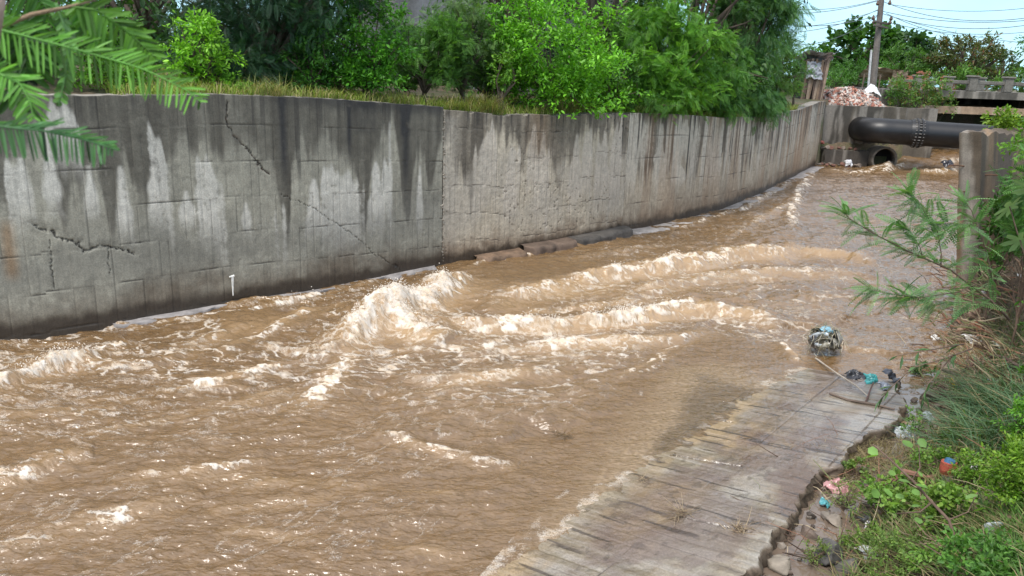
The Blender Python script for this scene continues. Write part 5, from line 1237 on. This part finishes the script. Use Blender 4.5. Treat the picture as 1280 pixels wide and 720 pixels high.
# leaf litter and twigs nobody could count
rs = np.random.RandomState(41); P = []
while len(P) < 15000:
    a = rs.uniform(-1.5, 10) if len(P) % 2 else rs.uniform(3.8, 7.5); b = abs(rs.normal(.9, .8)); P.append((P0[0]+a*UD[0]-b*VD[0], P0[1]+a*UD[1]-b*VD[1]))
P = np.array(P); P = np.c_[P, bank_z(P[:, 0], P[:, 1])[0]+.012+.03*rs.rand(len(P))]; P = P[P[:, 2] > .02]
d = rs.normal(size=P.shape)*np.array([1, 1, .25]); V, F = place(BROADV*np.array([1, .9, 1.5]), BROADF, P, d, rs.uniform(.02, .06, len(P)), None, rs, 1.4)
t = rs.rand(len(P), 1); c = np.where(t < .45, (.16, .11, .07), np.where(t < .65, (.28, .2, .12), np.where(t < .8, (.06, .05, .04), np.where(t < .9, (.12, .16, .06), (.36, .32, .26)))))
tag(mk('leaf_litter', V, F, M_grass, None, np.repeat(c*(.6+.8*rs.rand(len(P), 1)), 7, 0)), 'brown dead leaves and scraps matted over the right bank', 'litter', None, 'stuff')
mb = MB(); rnd = random.Random(4)
for k in range(900):
    if k < 700: q = hit(rnd.gauss(1222, 26), rnd.uniform(330, 500))
    else: q = hit(rnd.uniform(960, 1270), rnd.uniform(560, 715))
    l = rnd.uniform(.12, .55); az = rnd.gauss(2.4, .7) if k < 700 else rnd.uniform(0, 3.1); el = rnd.gauss(.15, .3)
    e = q+l*np.array([math.cos(az)*math.cos(el), math.sin(az)*math.cos(el)*.6, math.sin(el)]); r = rnd.uniform(.003, .012) if k < 700 else rnd.uniform(.002, .006)
    c = rnd.choice([(.24, .17, .11), (.36, .29, .19), (.10, .06, .04), (.26, .13, .08), (.16, .17, .07)])
    mb.tube(crest(q+np.array([0, 0, .03]), e+np.array([0, 0, .05]), 4, .018, -.02), [r, r, r*.8, r*.4], 5, c)
tag(mb.build('twig_tangle', M_rock), 'tangle of dead twigs and roots over the bank by the broken wall', 'twigs', None, 'stuff')
# ------------------------------------------------------------------ debris one can point at
def at_slab(px, py, up=.0):
    q = onz(px, py, .05)
    for _ in range(6):
        u_, v_ = uv_of(q[0], q[1]); q = onz(px, py, max(0.0, float(slab_z(u_, v_)))+up)
    return q
# clump of plastic and weed snagged at the slab end
c = onz(1030, 440, 0.05); sn = empty('debris_clump', c, 'round clump of weed and torn pale blue plastic snagged in the current', 'debris')
R_ = .24
o = rock('core', c+np.array([0, 0, .15]), .25, (.05, .045, .035), 800, parent=sn, sq=(1.1, .9, .85))
rs = np.random.RandomState(3)
for k in range(15):
    d = norm(rs.normal(size=3)*np.array([1, 1, .6])+np.array([0, -.5, .55])); p = c+np.array([0, 0, .15])+d*.23
    col = [(.42, .46, .48), (.03, .03, .035), (.30, .28, .22), (.22, .42, .52), (.08, .07, .05), (.04, .04, .04)][k % 6]
    z = Vector(d).to_track_quat('Z', 'Y').to_matrix(); Rz_ = np.array(z)
    cloth('plastic_shred', p, rs.uniform(.07, .15), rs.uniform(.12, .30), col, M_plast, sn, 810+k, .03, Rz_ @ rot((0, 0, 1), rs.uniform(0, 3)), 12, .05)
mb = MB()
for k in range(90):
    d = norm(rs.normal(size=3)+np.array([0, -.2, .5])); a = c+np.array([0, 0, .15])+d*.24; e = a+norm(np.cross(d, rs.normal(size=3)))*rs.uniform(.1, .3)-np.array([0, 0, .05]); mb.tube(crest(a, e, 4, .01, -.03), [.004, .004, .003, .002], 5, random.choice([(.3, .26, .16), (.12, .12, .07), (.5, .45, .35)]))
mb.build('weed_strands', M_rock, sn)
mb = MB(); P_ = [at_slab(1020, 448, .03), at_slab(1045, 466, .05), at_slab(1070, 482, .05), at_slab(1085, 495, .03)]; mb.tube(P_, [.012, .010, .009, .006], 7, (.38, .33, .27)); tag(mb.build('stick', M_rock), 'pale bare stick lying from the debris clump towards the teal scrap', 'stick')
mb = MB(); P_ = [at_slab(1092, 478, .10), at_slab(1088, 487, .04), at_slab(1082, 503, .02)]; mb.tube(P_, [.008, .010, .011], 7, (.11, .06, .05)); tag(mb.build('stick', M_rock), 'short dark upright stick below the teal scrap', 'stick')
mb = MB(); P_ = [at_slab(1037, 492, .02), at_slab(1060, 500, .02), at_slab(1095, 506, .02), at_slab(1118, 512, .02)]; mb.tube(P_, [.014, .018, .015, .010], 7, (.14, .10, .075), True, .3); tag(mb.build('stick', M_rock), 'long dark stick lying in the slab seam near its far corner', 'stick')
for (px, py, s, col, lab, cat, R) in (
    (1072, 468, .26, (.03, .03, .035), 'black plastic scrap lying on the far end of the slab', 'scrap', eul(.35, 0, .2)),
    (1091, 474, .20, (.05, .28, .28), 'teal plastic scrap on top of the short dark stick', 'scrap', eul(.9, .2, .3)),
    (1118, 470, .30, (.05, .055, .07), 'dark blue-black rag at the end of the drooping twig', 'rag', eul(.7, .3, .9)),
    (1108, 482, .18, (.20, .22, .26), 'grey wet rag on the slab corner right of the teal scrap', 'rag', eul(.4, .2, .4)),
    (1046, 612, .24, (.42, .22, .22), 'faded pink plastic scrap beside the slab edge', 'scrap', eul(.3, 0, .5)),
    (1030, 632, .12, (.08, .30, .33), 'small teal scrap in the mud beside the slab edge', 'scrap', eul(.3, 0, 1)),
    (1100, 700, .30, (.55, .56, .56), 'crumpled white plastic bag at the bottom edge among the weeds', 'bag', eul(.4, 0, .2)),
    (1130, 545, .22, (.58, .62, .66), 'white plastic scrap wedged at the slab edge by the small weed', 'scrap', eul(.8, 0, .3)),
    (1218, 428, .28, (.60, .58, .54), 'dirty white crumpled bag in the tangle below the broken wall', 'bag', eul(.6, .1, .3)),
    (1252, 306, .24, (.60, .62, .60), 'pale plastic scrap hanging on the twigs at the foot of the broken wall', 'scrap', eul(1.3, .1, .1)),
    (1214, 494, .30, (.42, .50, .56), 'bluish white plastic sheet scrap in the long grass', 'scrap', eul(.5, .1, .3)),
    (1190, 482, .16, (.62, .48, .05), 'yellow scrap at the foot of the debris tangle', 'scrap', eul(.7, .1, .8)),
    (1240, 480, .15, (.30, .45, .52), 'light blue scrap in the tangle above the long grass', 'scrap', eul(.7, .1, .8)),
    (1170, 428, .22, (.52, .50, .46), 'greyish scrap at the left rim of the tangle', 'scrap', eul(.9, .1, .8)),
    (1275, 350, .16, (.55, .57, .58), 'small white scrap at the right edge above the tangle', 'scrap', eul(.9, .1, .8)),
    (1222, 590, .16, (.5, .5, .5), 'small grey-white scrap right of the red and blue capped bundle', 'scrap', eul(.5, .1, .8)),
    (1262, 708, .2, (.05, .05, .055), 'black plastic scrap in the bottom right corner', 'scrap', eul(.5, .1, .8)),
    (1232, 372, .2, (.50, .49, .46), 'whitish torn wrapper halfway up the tangle beside the wall', 'wrapper', eul(.8, .2, .4)),
    (1258, 398, .24, (.34, .24, .15), 'brown cardboard-like flap in the tangle at the right', 'flap', eul(.7, .3, .2)),
    (1204, 452, .18, (.24, .10, .06), 'rust-red scrap low in the tangle', 'scrap', eul(.7, .3, 1.2)),
    (1246, 436, .18, (.62, .62, .60), 'bright white scrap in the middle of the tangle', 'scrap', eul(.9, .1, 1.2)),
    (1262, 462, .16, (.03, .03, .035), 'black plastic scrap in the lower tangle', 'scrap', eul(.6, .1, .2)),
    (1222, 410, .16, (.45, .16, .09), 'orange-red scrap above the dirty white bag', 'scrap', eul(.8, .1, .6)),
    (1160, 525, .2, (.30, .33, .36), 'grey plastic film scrap between weed and long grass', 'scrap', eul(.6, .1, .6)),
    (1085, 655, .16, (.05, .05, .05), 'black scrap under the pale leafy weed', 'scrap', eul(.4, .1, .3)),
    (1048, 590, .2, (.42, .40, .38), 'muddy pale rag at the slab edge above the pink scrap', 'rag', eul(.4, .1, .8))):
    q = at_slab(px, py, .05) if px < 1125 and py < 500 else hit(px, py)+np.array([0, -.02, .06])
    o = cloth('plastic_scrap' if cat != 'bag' else 'plastic_bag', q, s*1.0, s*.75, col, M_plast, None, int(px+py), s*.22, R, 18, s*.12); tag(o, lab, cat)
# crumpled clear plastic ball
q = hit(1248, 672)+np.array([0, 0, .07])
o = rock('plastic_bottle', q, .10, (.33, .36, .38), 860, 'crumpled greyish clear plastic bottle lying in the weeds at the lower right', 'bottle', sq=(1.3, .9, .8)); o.data.materials[0] = M_plast
# bundle with red and blue cap
q = hit(1180, 612); bd = empty('wrapped_bundle', q, 'grey rag bundle with a red and blue cap standing in the grass', 'bundle')
t = aty(1184, 590, q[1]); mb = MB(); mb.tube([q-np.array([0, 0, .05]), (q+t)/2+np.array([.01, 0, 0]), t], [.055, .05, .045], 9, (.33, .33, .32), True, .5); mb.build('rag', M_rock, bd)
t2 = aty(1186, 577, q[1]); mb = MB(); mb.tube([t-np.array([0, 0, .02]), t+(t2-t)*.3, t2], [.058, .075, .065], 12, (.34, .07, .04), True, .2); cpo = mb.build('red_cap', M_rock, bd)
mb = MB(); mb.tube([t2+np.array([.01, 0, -.02]), t2+np.array([.02, 0, .02])], [.055, .045], 12, (.04, .14, .26), True, .2); mb.build('blue_top', M_rock, cpo)
# thick red-stemmed weed
q = hit(1202, 705); rsd = empty('red_stemmed_weed', q, 'weed with thick dark red arching stem and round pale leaves', 'weed')
Yw = q[1]
P_ = [aty(1208, 712, Yw), aty(1196, 680, Yw+.05), aty(1186, 650, Yw+.15), aty(1165, 628, Yw+.25), aty(1140, 600, Yw+.35), aty(1110, 572, Yw+.5), aty(1092, 556, Yw+.6)]
mb = MB(); mb.tube(P_, [.013, .013, .012, .011, .010, .007, .005], 8, (.17, .028, .035)); mb.tube([P_[3], aty(1150, 640, Yw+.2), aty(1120, 642, Yw+.3)], [.007, .006, .004], 7, (.22, .04, .05)); mb.tube([P_[4], aty(1150, 585, Yw+.4), aty(1148, 545, Yw+.5)], [.006, .005, .003], 7, (.25, .06, .07)); mb.tube([P_[2], aty(1210, 640, Yw+.2), aty(1222, 615, Yw+.3)], [.006, .005, .003], 7, (.17, .04, .04))
mb.build('stem', M_twig, rsd, True)
rs = np.random.RandomState(8); pp = []
for (px, py) in ((1096, 570), (1110, 590), (1122, 600), (1105, 610), (1140, 612), (1150, 590), (1085, 560), (1092, 622), (1150, 632), (1168, 645), (1180, 660), (1196, 655), (1150, 655), (1184, 668), (1206, 668), (1120, 642), (1112, 630), (1160, 610), (1176, 690), (1130, 620), (1215, 640), (1222, 618), (1148, 548), (1140, 560)):
    pp.append(aty(px, py, Yw+.35+(px < 1150)*.15+rs.normal()*.05-.1))
pp = np.array(pp); d = rs.normal(size=pp.shape)*np.array([1, .6, .3])+np.array([0, -.3, 0]); V, F = place(ROUNDV, BROADF, pp, d, rs.uniform(.06, .11, len(pp)), None, rs, 1.3)
mk('foliage', V, F, M_leafnear, rsd, lcol(len(pp), 7, (.11, .22, .05), (.20, .33, .11), rs, 1.0))
# fallen branches in the tangle
for i, (a, b, r, col, lab) in enumerate((((1196, 340), (1278, 440), .018, (.26, .18, .12), 'thick bare branch leaning across the debris tangle below the broken wall'), ((1266, 330), (1278, 372), .012, (.26, .17, .11), 'brown twig stub at the right edge below the lobed leaf'),
    ((1192, 478), (1240, 440), .02, (.12, .05, .04), 'dark red-brown branch low in the tangle'), ((1215, 455), (1275, 470), .025, (.10, .06, .05), 'dark curved root across the tangle'), ((1100, 615), (1168, 605), .03, (.20, .10, .07), 'reddish-brown rotten log on the bank behind the red stem'), ((1130, 690), (1165, 640), .022, (.14, .10, .08), 'dark stick under the red-stemmed weed'), ((1238, 352), (1232, 392), .02, (.34, .20, .12), 'short tan branch standing beside the broken wall'))):
    A = hit(*a)+np.array([0, -.03, .10]); B = hit(*b)+np.array([0, -.05, .12]); mb = MB(); mb.tube(crest(A, B, 6, .025, -.06), [r*.6, r, r, r*.9, r*.8, r*.5], 8, col, True, .3)
    tag(mb.build('fallen_branch', M_rock), lab, 'branch')
# stones of the bank
rk = [(1185, 465, .20, (.20, .15, .12), 'large brown rock at the foot of the tangle beside the slab corner'), (1160, 500, .16, (.17, .13, .10), 'brown rock beside the puddle at the slab corner'), (1218, 395, .14, (.30, .20, .14), 'tan stone below the broken wall'),
      (1035, 700, .17, (.08, .075, .07), 'dark blocky stone at the bottom edge left of the white bag'), (1060, 712, .14, (.11, .10, .09), 'dark stone right of the blocky one at the bottom edge'), (975, 712, .16, (.28, .24, .19), 'pale stone at the bottom edge under the slab'), (1075, 590, .10, (.28, .24, .20), 'small pale stone at the slab edge by the pink scrap'),
      (1085, 632, .09, (.26, .22, .18), 'small stone right below the log'), (1235, 690, .10, (.20, .11, .08), 'reddish stone beside the clear plastic bottle'), (1265, 655, .11, (.20, .12, .09), 'reddish stone at the right edge above the black scrap'), (1128, 522, .10, (.10, .08, .06), 'dark stone at the broken slab edge'),
      (1010, 670, .10, (.12, .09, .07), 'dark muddy stone in the puddle below the slab'), (1045, 655, .10, (.24, .20, .16), 'grey stone between puddle and grass'), (1200, 415, .12, (.24, .16, .11), 'brown stone in the tangle under the pale scrap'), (1152, 560, .08, (.3, .27, .23), 'light pebble in the short grass')]
for i, (px, py, r, col, lab) in enumerate(rk):
    q = hit(px, py); rock('rock', q+np.array([0, 0, r*.25]), r, col, 900+i, lab)
# crumbled edge chunks
mb = None; rs = np.random.RandomState(12)
for k in range(60):
    a = rs.uniform(-.6, 5.2); b = .03-abs(rs.normal(0, .22)); x = P0[0]+a*UD[0]+b*VD[0]; y = P0[1]+a*UD[1]+b*VD[1]
    rock('concrete_chunk', (x, y, max(.0, bz(x, y))+.02), rs.uniform(.015, .07), random.choice([(.12, .09, .07), (.2, .17, .14), (.07, .055, .045)]), 950+k, 'crumbled chunk along the broken edge of the slab', 'rubble', 'crumbled chunks along the slab edge', None, (1.1, .9, .7))
# straw tufts left on the slab
for (px, py, n, s, lab) in ((852, 642, 40, .14, 'dry twiggy tuft caught on the lower slab seam'), (924, 662, 40, .10, 'small dry tuft at the right end of the lower slab seam'), (803, 442+158, 20, .06, 'tiny scrap of straw on the wet slab')):
    q = at_slab(px, py, .01); mb = MB()
    for k in range(n):
        e = q+rs.normal(size=3)*np.array([s, s, s*.3])+np.array([0, 0, s*.3]); mb.tube(crest(q+rs.normal(size=3)*.03*np.array([1, 1, .1]), e, 3, .01), [.0025, .0025, .0015], 5, random.choice([(.34, .26, .16), (.2, .14, .09)]))
    tag(mb.build('straw_tuft', M_rock), lab, 'straw')
c = onz(697, 545, .01); mb = MB()
for k in range(16):
    e = c+rs.normal(size=3)*np.array([.12, .07, .01]); mb.tube(crest(c+rs.normal(size=3)*np.array([.06, .04, .01]), e+np.array([0, 0, .03]), 3, .01), [.0025, .003, .002], 5, (.10, .065, .03))
tag(mb.build('floating_twigs', M_rock), 'small knot of twigs drifting in the brown water left of the slab', 'twigs')
# pale mark: bent metal tab sticking from the wall
s_, z_ = sh_of_px(289, 345); x, y = wallxy(s_); nx, ny = wallnrm(s_); s2, z2 = sh_of_px(289.5, 369)
mb = MB(); p0 = np.array([x+nx*.05, y+ny*.05, z_]); p1 = np.array([x+nx*.03, y+ny*.03, z2])
mb.tube([p0, p1], [.022, .008], 6, (.75, .74, .70)); mb.tube([p0+np.array([-.04, -.03, .0]), p0+np.array([.02, .02, .01])], [.012, .02], 6, (.75, .74, .70)); tag(mb.build('hanging_rag_strip', M_rock), 'thin white strip stuck to the lower part of the grey wall', 'strip')
# ------------------------------------------------------------------ light
wd = bpy.data.worlds.new('World'); sc.world = wd; wd.use_nodes = True; nt = wd.node_tree; nt.nodes.clear()
out = nt.nodes.new('ShaderNodeOutputWorld'); bg = nt.nodes.new('ShaderNodeBackground'); sky = nt.nodes.new('ShaderNodeTexSky')
sky.sky_type = 'NISHITA'; sky.sun_disc = False; EL, AZ = math.radians(58), math.radians(215)
sky.sun_elevation = EL; sky.sun_rotation = AZ; sky.air_density = 1.1; sky.dust_density = .6; sky.ozone_density = 3.0
tc = nt.nodes.new('ShaderNodeTexCoord'); mp = N(nt, 'ShaderNodeMapping'); mp.inputs['Scale'].default_value = (1.2, 1.2, 3.0); L(nt, tc.outputs['Generated'], mp.inputs['Vector'])
cn = noise(nt, 1.6, 6, .6, mp.outputs[0]); sx = N(nt, 'ShaderNodeSeparateXYZ'); L(nt, tc.outputs['Generated'], sx.inputs[0])
cov = mathn(nt, 'MULTIPLY', ramp(nt, cn, .35, .62), ramp(nt, sx.outputs[2], .10, .50, .12, .85))
blue = mixn(nt, ramp(nt, sx.outputs[2], .0, .5, .75, .1), sky.outputs[0], (1.9, 4.6, 6.3))
c = mixn(nt, cov, blue, (10.8, 10.5, 10.3))
L(nt, c, bg.inputs[0]); bg.inputs[1].default_value = .135; L(nt, bg.outputs[0], out.inputs[0])
sd = bpy.data.lights.new('sun', 'SUN'); sd.energy = 2.0; sd.angle = math.radians(12); sd.color = (1, .95, .88)
so = bpy.data.objects.new('sun', sd); COL.objects.link(so)
sdir = Vector((math.sin(AZ)*math.cos(EL), math.cos(AZ)*math.cos(EL), math.sin(EL)))
so.rotation_euler = sdir.to_track_quat('Z', 'Y').to_euler()
sc.view_settings.view_transform = 'Standard'; sc.view_settings.look = 'None'; sc.view_settings.gamma = 1; sc.view_settings.exposure = .68
sc.render.engine = 'CYCLES'; sc.cycles.max_bounces = 6; sc.cycles.transparent_max_bounces = 8; sc.cycles.use_denoising = True
